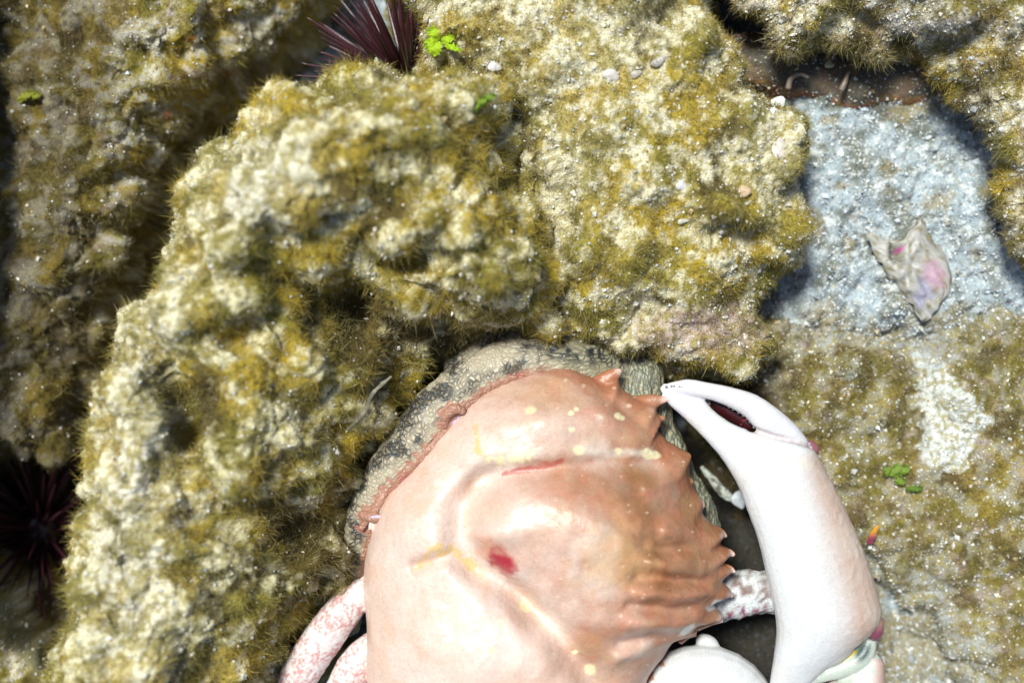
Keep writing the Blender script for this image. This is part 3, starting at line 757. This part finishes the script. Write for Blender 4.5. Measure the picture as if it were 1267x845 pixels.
    for _ in range(90):
        specks.append((r2.uniform(640, 890), r2.uniform(465, 840), r2.uniform(0.9, 2.0)))
    for sx, sy, rr in specks:
        d = np.hypot((px - sx) * r2.uniform(.6, 1.0), py - sy) + 1.5 * n3 * (rr > 3)
        c = mixc(c, (0.80, 0.72, 0.42) if rr > 3 else (0.74, 0.56, 0.40), sstep(rr, rr * 0.55, d) * (0.85 if rr > 3 else 0.5))
    sp = part == 6
    tipd = np.full(len(V), 99.0)
    for tx, ty in ((769, 457), (825, 495), (899, 664), (909, 687), (910, 708), (907, 738), (895, 768)):
        tipd = np.minimum(tipd, np.hypot(px - tx, py - ty))
    c = mixc(c, (0.80, 0.62, 0.58), sstep(11, 3, tipd) * 0.6)
    c = mixc(c, (0.75, 0.74, 0.66), sstep(0.3, 0.7, blob(px, py, 885, 748, 14, 5, -30) + blob(px, py, 850, 779, 14, 4, -35) + 0.2 * n3) * 0.8)
    # white undersides, claw
    w = np.tile((0.66, 0.66, 0.65), (len(V), 1)) + 0.02 * n2[:, None]
    w = mixc(w, (0.42, 0.19, 0.07), np.clip(brown * (0.9 + 0.12 * n3 + 0.1 * n2), 0, 1) * 0.66)
    w = mixc(w, (0.45, 0.30, 0.25), 0.6 * LS([(928, 530), (955, 539), (985, 546), (1006, 552)], 3.0))
    w = mixc(w, (0.62, 0.55, 0.46), sstep(-0.1, 0.6, n1) * 0.3)
    w = mixc(w, (0.74, 0.64, 0.48), sstep(0.2, 0.9, blob(px, py, 965, 560, 50, 12, 25)) * 0.5)
    w = mixc(w, (0.68, 0.62, 0.66), (part == 2) * 0.5)
    w = mixc(w, (0.70, 0.62, 0.74), 0.5 * sstep(0.3, 0.9, blob(px, py, 845, 500, 30, 18, 40)))
    gap = np.clip(LS([(884, 494), (905, 508), (922, 522)], 7), 0, 1)
    w = mixc(w, (0.22, 0.015, 0.02), sstep(0.2, 0.6, gap) * sstep(10, 4, V[:, 2]) )
    w = mixc(w, (0.30, 0.03, 0.14), 0 * sstep(0.35, 0.8, LS([(1000, 852), (1004, 838), (1014, 832)], 3) + LS([(1040, 812), (1056, 800), (1066, 786), (1072, 780)], 2.6)) * 0.85)
    c = np.where(((part == 1) | (part == 2))[:, None], w, c)
    k3 = part == 3
    c = np.where((part == 9)[:, None], np.array([[0.045, 0.006, 0.008]]), c)
    c = np.where(k3[:, None], mixc(np.tile((0.46, 0.24, 0.20), (len(V), 1)), (0.24, 0.05, 0.10), sstep(766, 786, py) + (px < 1030) * 0.7), c)
    c = np.where((part == 4)[:, None], mixc(np.tile((0.50, 0.54, 0.46), (len(V), 1)), (0.07, 0.11, 0.10), sstep(0.2, 0.8, blob(px, py, 1068, 806, 9, 16, 30)))
                 + 0 * V[:, :1] + (np.array([[-0.25, -0.42, -0.2]]) * sstep(0.4, 0.9, LS([(1000, 840), (980, 850)], 5) + LS([(1082, 784), (1076, 780)], 6))[:, None]) + np.array([[0.1, -0.08, -0.35]]) * sstep(0.4, .9, LS([(1058, 806), (1040, 818), (1015, 825)], 3.5))[:, None], c)
    c = np.where((part == 5)[:, None], mixc(np.tile((0.74, 0.66, 0.60), (len(V), 1)), (0.35, 0.12, 0.06), sstep(1070, 1098, px) * 0.7), c)
    lg = (part == 7) | (part == 8)
    lc = mixc(np.tile((0.80, 0.70, 0.66), (len(V), 1)), (0.55, 0.12, 0.10), sstep(-0.25, 0.5, noise3(V, 3.6, 930) * 0.9 + n2 * 0.6) * 0.7)
    lc = mixc(lc, (0.85, 0.78, 0.74), sstep(0.42, 0.6, noise3(V, 6, 931)))
    lc = mixc(lc, (0.86, 0.82, 0.80), sstep(20, 6, np.hypot(px - 445, py - 735)))
    c = np.where(lg[:, None], lc, c)
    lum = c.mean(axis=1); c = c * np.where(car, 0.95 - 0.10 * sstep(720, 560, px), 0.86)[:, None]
    gr_ = np.random.default_rng(77).normal(0, 1, 1)
    c = mixc(c, (0.60, 0.36, 0.24), sstep(0.0, 0.55, fbm(V, 42, 3, 943)) * 0.38 * car * (1 - 0.6 * rightness))
    c = mixc(c, c * np.array([0.72, 0.6, 0.5]), sstep(0.15, 0.5, noise3(V, 4.5, 941)) * 0.2 * car)
    c = mixc(c, c * np.array([1.2, 1.22, 1.25]), sstep(0.3, 0.55, noise3(V, 3.8, 942)) * 0.25 * car)
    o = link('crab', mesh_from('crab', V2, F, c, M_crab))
    tag(o, 'large orange brown crab with a spiny rim, red blotch and one long smooth white claw', 'crab')
    place(o, W(668, 745, -70))
    # the row of blunt white teeth on the claw: a part
    sv = []
    def row(pts, n, r, z):
        L_ = catmull(pts, 6, False)
        for t in np.linspace(0, 1, n):
            p = L_[int(t * (len(L_) - 1))]; sv.append(ellipsoid(W(p[0], p[1], z), (r, r, r * .9), 0, 8, 6))
    row([(822, 476), (840, 477), (858, 483), (872, 491)], 13, 1.4, 11); row([(902, 503), (914, 510), (925, 518), (933, 528)], 7, 1.9, 5)
    off = 0; VV = []; FF_ = []; TT = []
    for v, f, t in sv: VV.append(v); FF_.append(f + off); TT.append(t + off); off += len(v)
    VV = np.concatenate(VV)
    te = link('claw_teeth', mesh_from('claw_teeth', VV, [np.concatenate(FF_), np.concatenate(TT)], np.tile((0.62, 0.60, 0.56), (len(VV), 1)), M_crab))
    te.data.transform(Matrix.Translation(-o.location)); te.parent = o
build_crab()

# ================================================================== octopus
def octo_material():
    m, n, l, b = new_mat('octopus_skin')
    a = n.new('ShaderNodeVertexColor'); a.layer_name = 'Col'
    k = n.new('ShaderNodeVertexColor'); k.layer_name = 'Mask'
    sep = n.new('ShaderNodeSeparateColor'); l.new(k.outputs[0], sep.inputs[0])
    tc = n.new('ShaderNodeTexCoord')
    wn_ = n.new('ShaderNodeTexNoise'); wn_.inputs['Scale'].default_value = 260; wn_.inputs['Detail'].default_value = 3
    l.new(tc.outputs['Object'], wn_.inputs['Vector'])
    ad = n.new('ShaderNodeVectorMath'); ad.operation = 'MULTIPLY_ADD'; ad.inputs[1].default_value = (0.0035,) * 3
    l.new(wn_.outputs['Color'], ad.inputs[0]); l.new(tc.outputs['Object'], ad.inputs[2])
    def vor(rot, sc, scale):
        mp = n.new('ShaderNodeMapping'); mp.inputs['Rotation'].default_value = (0, 0, rot); mp.inputs['Scale'].default_value = sc
        l.new(ad.outputs[0], mp.inputs[0])
        v = n.new('ShaderNodeTexVoronoi'); v.feature = 'DISTANCE_TO_EDGE'; v.inputs['Scale'].default_value = scale
        l.new(mp.outputs[0], v.inputs['Vector'])
        r = n.new('ShaderNodeMapRange'); r.inputs[1].default_value = 0.03; r.inputs[2].default_value = 0.26; r.clamp = True
        l.new(v.outputs['Distance'], r.inputs[0]); return r.outputs[0]
    net = vor(0.6, (1, 1, 1), 520)
    net2 = vor(0.35, (0.45, 1.3, 1), 480)
    st = vor(0.12, (1.5, 0.28, 1), 430)
    m1 = n.new('ShaderNodeMix'); l.new(sep.outputs[0], m1.inputs[0]); l.new(net, m1.inputs[2]); l.new(net2, m1.inputs[3])
    m2 = n.new('ShaderNodeMix'); l.new(sep.outputs[1], m2.inputs[0]); l.new(m1.outputs[0], m2.inputs[2]); l.new(st, m2.inputs[3])
    # strength of the dark net, blotchy
    inv = n.new('ShaderNodeMath'); inv.operation = 'SUBTRACT'; inv.inputs[0].default_value = 1; l.new(m2.outputs[0], inv.inputs[1])
    mul = n.new('ShaderNodeMath'); mul.operation = 'MULTIPLY'; l.new(inv.outputs[0], mul.inputs[0]); l.new(sep.outputs[2], mul.inputs[1])
    mc = n.new('ShaderNodeMix'); mc.data_type = 'RGBA'; l.new(mul.outputs[0], mc.inputs[0]); l.new(a.outputs[0], mc.inputs[6]); mc.inputs[7].default_value = (0.025, 0.03, 0.03, 1)
    l.new(mc.outputs[2], b.inputs['Base Color'])
    b.inputs['Roughness'].default_value = 0.42; b.inputs['Subsurface Weight'].default_value = 0.15; b.inputs['Subsurface Scale'].default_value = 5 * S
    bp = n.new('ShaderNodeBump'); bp.inputs['Strength'].default_value = 0.6; bp.inputs['Distance'].default_value = 1.5 * S
    l.new(m2.outputs[0], bp.inputs['Height']); l.new(bp.outputs[0], b.inputs['Normal'])
    return m
def build_octopus():
    def tb(pts, rad, flat, part, k=5):
        P = catmull(wpts(pts), k, False); R = np.interp(np.linspace(0, 1, len(P)), np.linspace(0, 1, len(rad)), rad)
        return (*tube(P, R, 22, flat), part)
    sh = []
    sh.append(tb([(430, 780, -60), (440, 700, -40), (460, 630, -24), (496, 570, -16), (542, 512, -12), (596, 468, -12), (656, 450, -16), (712, 454, -24), (760, 490, -50), (800, 560, -60)], [14, 21, 28, 33, 34, 34, 33, 31, 34, 36], 0.75, 0))
    # thin salmon web edge lying against the shell
    sh.append(tb([(446, 655, -4), (470, 622, 2), (480, 604, 0), (520, 566, 4), (556, 528, 4), (566, 512, 4), (600, 482, 4), (640, 462, 2), (672, 452, -2)], [4, 6, 5, 6, 7, 5, 5, 4, 3], 0.8, 1))
    sh.append(tb([(446, 636, -2), (462, 640, 6), (478, 640, 10), (484, 624, 8)], [5, 7, 6, 4], 0.8, 1))
    sh.append(tb([(550, 528, 10), (552, 514, 16), (563, 506, 18), (575, 510, 14)], [4, 6.5, 6, 4], 0.8, 1))
    # band in front of the shell and the head behind it
    sh.append(tb([(560, 465, -46), (620, 434, -36), (690, 432, -30), (740, 450, -34), (790, 500, -60)], [20, 26, 26, 24, 30], 0.7, 2))
    sh.append(tb([(735, 425, -58), (752, 440, -46), (765, 470, -50), (780, 540, -70)], [18, 24, 26, 40], 0.8, 3))
    sh.append(tb([(800, 440, -70), (796, 462, -44), (795, 490, -40), (808, 520, -46), (800, 580, -70)], [20, 26, 27, 26, 40], 0.8, 3))
    sh.append(tb([(790, 500, -60), (818, 545, -50), (838, 595, -50), (862, 635, -56), (866, 690, -70), (820, 780, -80)], [24, 26, 27, 26, 24, 20], 0.8, 3))
    sh.append((*ellipsoid(W(640, 640, -120), (180, 140, 70), 0.6, 40, 24), 3))
    sh.append((*ellipsoid(W(733, 433, -40), (11, 8, 9), 0.6), 4))
    V, F, part = fuse('octopus', sh, 1.8, 3)
    N = vnormals(V, F); px, py = px_of(V)
    rip = ((part == 0) | (part == 2)) * (1.6 * np.abs(noise3(V, 9, 951)) + 2.2 * noise3(V, 26, 952)) + (part == 3) * (2.4 * noise3(V * np.array([1.5, .35, 1]), 10, 953)) + (part == 1) * 1.0 * noise3(V, 22, 954)
    V2 = V + N * rip[:, None]
    n1 = fbm(V, 30, 3, 960); n2 = fbm(V, 12, 2, 961)
    ce = catmull([(x, y) for x, y in CO], 4); dc = -sdist(px, py, ce)      # distance outside the shell's rim
    c = mixc(np.tile((0.43, 0.37, 0.26), (len(V), 1)), (0.13, 0.10, 0.06), sstep(0.0, 0.5, n1))
    c = mixc(c, (0.30, 0.27, 0.17), sstep(640, 720, px) * 0.9)
    c = mixc(c, (0.36, 0.36, 0.24), (part == 3) * sstep(-0.2, 0.3, n1 + .1) * 0.8)
    c = mixc(c, (0.38, 0.17, 0.11), sstep(8, 1, dc + 4 * n2) * (part == 0) * sstep(700, 640, px) * 0.85)
    c = mixc(c, (0.36, 0.16, 0.11), (part == 1) * 0.85)
    c = mixc(c, (0.42, 0.12, 0.12), (part == 1) * sstep(0.1, 0.5, n1) * 0.6)
    c = mixc(c, (0.55, 0.46, 0.62), sstep(0.4, 0.9, blob(px, py, 564, 521, 12, 3.5, -50) + blob(px, py, 466, 639, 13, 2.5, -5)) * 0.9)
    c = mixc(c, (0.02, 0.02, 0.03), sstep(0.4, 0.8, blob(px, py, 731, 435, 5, 7, 30)))
    o = link('octopus', mesh_from('octopus', V2, F, c, octo_material()))
    mk = np.zeros((len(V), 3)); mk[:, 0] = sstep(600, 680, px); mk[:, 1] = (part == 3) * 1.0
    mk[:, 2] = np.clip(0.65 + 1.3 * n1, 0.12, 1) * np.where(part == 1, 0.0, 1) * sstep(2, 16, np.where(part == 0, dc, 30))
    mk[:, 2] = np.where(part == 3, 0.75, mk[:, 2])
    set_col(o.data, mk, 'Mask')
    o.data.color_attributes.active_color_index = 0
    tag(o, 'mottled octopus with net patterned skin wrapped round the crab under the rocks', 'octopus')
    place(o, W(640, 640, -180))
build_octopus()

# ================================================================== sea urchins
def spine_mesh():
    P = [(0, 0, t) for t in (0, 6, 25, 50, 75, 92, 100)]; R = [2.2, 3.6, 3.2, 2.6, 1.8, 0.9, 0.35]
    V, F, T = tube(P, R, 8)
    c = mixc(np.tile((0.026, 0.008, 0.012), (len(V), 1)), (0.065, 0.018, 0.024), V[:, 2] / 100)
    return mesh_from('spine', V, [F, T], c, M_spine)
SP = spine_mesh()
def urchin(centre, rtest, axis, spread, length, n, label, seed):
    r = np.random.default_rng(seed)
    root = empty('sea_urchin', centre); tag(root, label, 'sea urchin')
    V, F, T = ellipsoid((0, 0, 0), (rtest, rtest, rtest * 0.7), 0, 32, 18)
    V = V + (V / (np.linalg.norm(V, axis=1)[:, None])) * (noise3(V, 8, seed) * 2.0)[:, None]
    link('test', mesh_from('test', V, [F, T], np.tile((0.035, 0.012, 0.016), (len(V), 1)), M_spine), root)
    ax = Vector(axis).normalized(); q = ax.to_track_quat('Z', 'Y')
    for i in range(n):
        f = (i + 0.5) / n; th = math.acos(1 - f * (1 - math.cos(math.radians(spread)))); ph = i * 2.399963 + r.uniform(-.25, .25)
        d = q @ Vector((math.sin(th) * math.cos(ph), math.sin(th) * math.sin(ph), math.cos(th)))
        d = (d + Vector(r.normal(0, 0.06, 3))).normalized()
        o = link('spine', SP, root)
        o.location = Vector((d.x * rtest, d.y * rtest, d.z * rtest * 0.7)) * S * 0.95
        o.rotation_mode = 'QUATERNION'; o.rotation_quaternion = d.to_track_quat('Z', 'Y')
        L = length * r.uniform(0.75, 1.15) / 100
        f_ = (1.15 if n < 90 else 0.8) * r.uniform(0.85, 1.2); o.scale = (f_, f_, L)
urchin(W(505, 105, -75), 26, (-0.45, 0.85, 0.45), 64, 112, 70, 'purple black sea urchin bristling between the boulders at the top', 3)
urchin(W(48, 655, -265), 36, (0.1, 0.0, 1.0), 86, 128, 99, 'dark reddish sea urchin deep in the hole at the lower left', 4)

# ================================================================== shells and debris
def chip(name, px, py, z, rx, ry, rz, col, label, cat, group=None, dome=0.35, seed=0, col2=None, tilt=(0, 0)):
    """a broken piece of domed shell with growth rings and real thickness"""
    r = np.random.default_rng(seed); na, nr = 36, 8
    out = 1 + 0.12 * np.sin(np.arange(na) / na * 2 * math.pi * 3 + r.uniform(0, 6)) + r.normal(0, 0.035, na)
    V = [(0, 0, dome * rx)]
    for layer in (0, 1):
        rs = range(1, nr + 1) if layer == 0 else range(nr, 0, -1)
        for k in rs:
            t = k / nr
            for i in range(na):
                a = 2 * math.pi * i / na
                zz = dome * rx * (1 - t * t) + (0.05 * rx * math.sin(t * 22)) - layer * 0.12 * rx
                V.append((rx * t * out[i] * math.cos(a), ry * t * out[i] * math.sin(a), zz))
    V.append((0, 0, dome * rx - 0.12 * rx)); V = np.array(V)
    m = 2 * nr; F = []; T = []
    for k in range(m - 1):
        for i in range(na):
            F.append((1 + k * na + i, 1 + (k + 1) * na + i, 1 + (k + 1) * na + (i + 1) % na, 1 + k * na + (i + 1) % na))
    for i in range(na):
        T.append((0, 1 + i, 1 + (i + 1) % na)); T.append((len(V) - 1, 1 + (m - 1) * na + (i + 1) % na, 1 + (m - 1) * na + i))
    c = np.tile(col, (len(V), 1)).astype(float) * (0.62 + 0.14 * noise3(V, 3, seed))[:, None]
    if col2 is not None: c = mixc(c, col2, 0.5 + 0.5 * np.sin(np.hypot(V[:, 0] / rx, V[:, 1] / ry) * 16))
    o = link(name, mesh_from(name, V, [np.array(F), np.array(T)], c, M_shellbit))
    o.location = Vector(W(px, py, z)) * S; o.rotation_euler = (tilt[0], tilt[1], rz)
    return tag(o, label, cat, group)

def surf_z(px, py, V, base):
    k = D / (D - V[:, 2]); d = (V[:, 0] * k + CX - px) ** 2 + (-V[:, 1] * k + CY - py) ** 2
    i = np.argsort(d)[:6]; return V[i, 2].max() + 1.0
G_ = 'loose shell chips on the pale boulder'
for i, (x, y, r1, r2, a, c, lab) in enumerate([
    (613, 81, 9, 8, .3, (.85, .83, .8), 'round white shell chip just right of the bright green algae'),
    (756, 93, 10, 7, -.2, (.82, .74, .66), 'oval cream shell chip on the middle of the pale boulder near the top'),
    (787, 92, 7, 4.5, .4, (.60, .54, .44), 'broad dull shell chip lying right of the oval cream chip'),
    (815, 76, 10, 5, .5, (.32, .28, .2), 'striped grey shell half sunk in turf near the top of the pale boulder'),
    (963, 127, 9, 8, .2, (.88, .86, .82), 'white shell chip on the upper right rim of the pale boulder'),
    (965, 186, 9, 15, .1, (.78, .68, .55), 'tall cream shell standing on the right rim of the pale boulder'),
    (921, 237, 8, 7, .6, (.82, .58, .36), 'small orange shell chip right of the dark fuzzy tuft'),
    (843, 230, 7, 6, .2, (.85, .82, .80), 'small white shell chip left of the dark fuzzy tuft'),
    (845, 274, 7, 3, .2, (.80, .76, .66), 'thin sliver of cream shell below the dark fuzzy tuft')]):
    chip('shell_chip', x, y, surf_z(x, y, VB, 0), r1, r2, a, c, lab, 'shell', G_, seed=i, col2=(.5, .45, .4) if i in (3, 5) else None, tilt=(0.2 * math.sin(i), 0.2 * math.cos(i)))

# broken shell lying on the sand
def broken_shell():
    st = [((1071, 292), (1073, 288)), ((1080, 309), (1100, 296)), ((1090, 326), (1120, 292)), ((1100, 340), (1140, 268)), ((1110, 352), (1148, 292)), ((1120, 368), (1166, 312)), ((1130, 380), (1178, 345)), ((1138, 396), (1168, 371)), ((1144, 398), (1152, 384))]
    V, F, T = sweep_edges(st, -94, 0.42, n=60); V[:, 0] += 5 * noise3(V, 13, 974) + 2 * noise3(V, 5, 975); V[:, 1] += 5 * noise3(V, 12, 976)
    px, py = px_of(V)
    z = V[:, 2]; top = z > -94
    dz = 9 * np.abs(noise3(V * np.array([1, .5, 1]), 10, 970)) + 3 * noise3(V, 5, 971)
    sl = blob(px, py, 1107, 314, 5, 17, -3); dz = dz - 16 * sl * top
    dz -= 6 * np.exp(-(pdist(px, py, [(1140, 345), (1160, 372)]) / 5) ** 2) * top
    dz += 6 * np.exp(-(pdist(px, py, [(1118, 300), (1122, 330), (1140, 365)]) / 4) ** 2) * top
    V[:, 2] += dz
    c = mixc(np.tile((0.36, 0.35, 0.32), (len(V), 1)), (0.20, 0.17, 0.09), sstep(-0.1, 0.4, fbm(V, 9, 2, 972)))
    c = mixc(c, (0.40, 0.25, 0.31), sstep(0.3, 0.8, blob(px, py, 1155, 340, 16, 24, -30) + .25 * fbm(V, 10, 2, 973)) * 0.9)
    c = mixc(c, (0.28, 0.27, 0.36), sstep(0.4, 0.8, blob(px, py, 1146, 358, 8, 22, -32) + blob(px, py, 1136, 372, 7, 14, -20)) * 0.9)
    c = mixc(c, (0.06, 0.06, 0.05), sstep(0.4, 0.7, sl)); c = mixc(c, (0.4, 0.06, 0.22), sstep(0.5, 0.8, blob(px, py, 1114, 311, 3, 9)))
    o = link('broken_shell', mesh_from('broken_shell', V, [F, T], c, M_shellbit))
    tag(o, 'broken pink and lilac shell lying on the sand', 'shell'); place(o, W(1125, 330, -140))
broken_shell()

def branch(name, pts, rad, colfn, label, cat, noise=3.0, seed=0, flat=0.9, mat=None, group=None):
    P = catmull(wpts(pts), 8, False); R = np.interp(np.linspace(0, 1, len(P)), np.linspace(0, 1, len(rad)), rad)
    V, F, T = tube(P, R, 28, flat); N = vnormals(V, F)
    V = V + N * ((noise3(V, 12, seed) + 0.6 * noise3(V, 5, seed + 1)) * noise)[:, None]
    o = link(name, mesh_from(name, V, [F, T], colfn(V), mat or M_rock)); place(o, P[0])
    return tag(o, label, cat, group)
branch('encrusted_stone', [(872, 752, -60), (905, 738, -50), (940, 732, -50), (1000, 735, -60)], [20, 30, 28, 26],
       lambda V: mixc(mixc(np.tile((0.62, 0.64, 0.64), (len(V), 1)), (0.22, 0.16, 0.14), sstep(-0.1, 0.4, fbm(V, 10, 3, 981))), (0.25, 0.02, 0.10), sstep(0.1, 0.4, noise3(V, 9, 982)) * sstep(735, 755, px_of(V)[1]) * 0.9),
       'pale encrusted stone with purple spots wedged between crab and claw', 'stone', 3.5, 980)
branch('shell_splinter', [(868, 578, -120), (880, 592, -116), (896, 610, -116), (908, 618, -120)], [3, 5, 7, 4], lambda V: mixc(np.tile((0.42, 0.44, 0.38), (len(V), 1)), (0.12, 0.1, 0.08), sstep(0, .4, fbm(V, 8, 2, 985))), 'thin grey green splinter in the dark gap left of the claw', 'debris', 1.5, 984)
chip('shell_chip', 914, 618, -112, 9, 12, 0.3, (0.66, 0.70, 0.74), 'bluish white shell chip in the dark gap beside the claw', 'shell', None, seed=31)
branch('seaweed_blade', [(1076, 672, -62), (1080, 662, -52), (1086, 650, -46)], [4, 4.5, 1.2], lambda V: mixc(np.tile((0.30, 0.04, 0.10), (len(V), 1)), (0.62, 0.26, 0.02), sstep(668, 655, px_of(V)[1])), 'tiny orange and red seaweed blade beside the claw edge', 'seaweed', 0.4, 986, 0.3, M_shellbit)
for pts, lab in (([(975, 110, -56), (978, 98, -54), (988, 92, -54), (1000, 96, -56)], 'curled worm tube on the shaded brown slab'),
                 ([(1041, 112, -56), (1046, 100, -54), (1049, 90, -56)], 'straight pale worm tube on the shaded brown slab')):
    branch('worm_tube', pts, [4, 3.6, 2.6, 2], lambda V: np.tile((0.17, 0.13, 0.10), (len(V), 1)), lab, 'worm tube', 0.5, 987, 0.9, M_shellbit, 'worm tubes on the shaded slab')
chip('shell_chip', 1026, 80, -58, 6, 5, 0, (0.6, 0.58, 0.35), 'small yellowish shell chip on the shaded brown slab', 'shell', None, seed=33)
branch('worm_tube', [(430, 532, 62), (450, 512, 74), (462, 486, 80), (484, 466, 84)], [2, 2.6, 2.2, 1.8], lambda V: mixc(np.tile((0.12, 0.11, 0.07), (len(V), 1)), (0.24, 0.21, 0.15), sstep(0, .4, fbm(V, 8, 2, 988))), 'slender grey worm tube on the inner side of the curved boulder', 'worm tube', 0.8, 989)

# green algae blades
def green(px, py, z, lobes, col, label, seed):
    r = np.random.default_rng(seed); VV = []; FF_ = []; off = 0
    for (dx, dy, L, w, ang) in lobes:
        nu, nv = 12, 7; a = math.radians(ang)
        for layer in (0, 1):
            for i in range(nu + 1):
                t = i / nu; ww = w * math.sin(math.pi * min(1, t * 0.86 + 0.12)) ** 0.7
                for j in range(nv):
                    s = (j / (nv - 1) - 0.5) * 2; ww = ww * (1 + 0.22 * math.sin(i * 2.3 + j * 0.3 + seed) * abs(s))
                    x = t * L; y = s * ww; zz = 3 + 5 * math.sin(t * 2.6) + 1.8 * math.sin(s * 3 + t * 6) - layer * 0.8
                    VV.append((dx + x * math.cos(a) - y * math.sin(a), dy + x * math.sin(a) + y * math.cos(a), zz))
            for i in range(nu):
                for j in range(nv - 1):
                    p = off + layer * (nu + 1) * nv + i * nv + j; FF_.append((p, p + nv, p + nv + 1, p + 1))
        off = len(VV)
    V = np.array(VV); c = np.tile(col, (len(V), 1)) * (0.85 + 0.3 * r.uniform(0, 1, (len(V), 1)))
    o = link('green_algae', mesh_from('green_algae', V, np.array(FF_), c, M_alg)); o.location = Vector(W(px, py, z)) * S
    tag(o, label, 'algae')
green(538, 58, surf_z(545, 55, VB, 0), [(0, 8, 15, 9, 80), (-4, -10, 18, 9, 60), (8, 6, 16, 6, 10), (12, 2, 22, 4, -25), (2, -4, 16, 7, 140)], (0.42, 0.60, 0.02), 'bright lime green algae lobes beside the purple urchin', 1)
green(590, 133, surf_z(598, 128, VA, 0), [(0, 0, 16, 4, 40), (8, 8, 14, 4, 15), (-4, -6, 12, 4, 60)], (0.20, 0.30, 0.03), 'small green algae sprig on the seam between the two central boulders', 2)
green(22, 126, surf_z(35, 120, VC, 0) + 4, [(0, 0, 30, 5, 25), (16, 6, 18, 5, 5)], (0.26, 0.27, 0.03), 'yellow green algae sprig near the upper left edge', 3)
green(1104, 590, surf_z(1110, 580, VG, 0) + 2, [(0, 0, 20, 7, 75), (6, 4, 18, 6, 40), (-5, 2, 14, 5, 120), (2, -6, 14, 5, 10)], (0.20, 0.29, 0.04), 'green algae cluster on the low rock right of the claw', 4)
green(1120, 605, surf_z(1130, 604, VG, 0) + 2, [(0, 0, 22, 4, 8)], (0.13, 0.22, 0.03), 'single narrow green algae blade below the green cluster', 5)
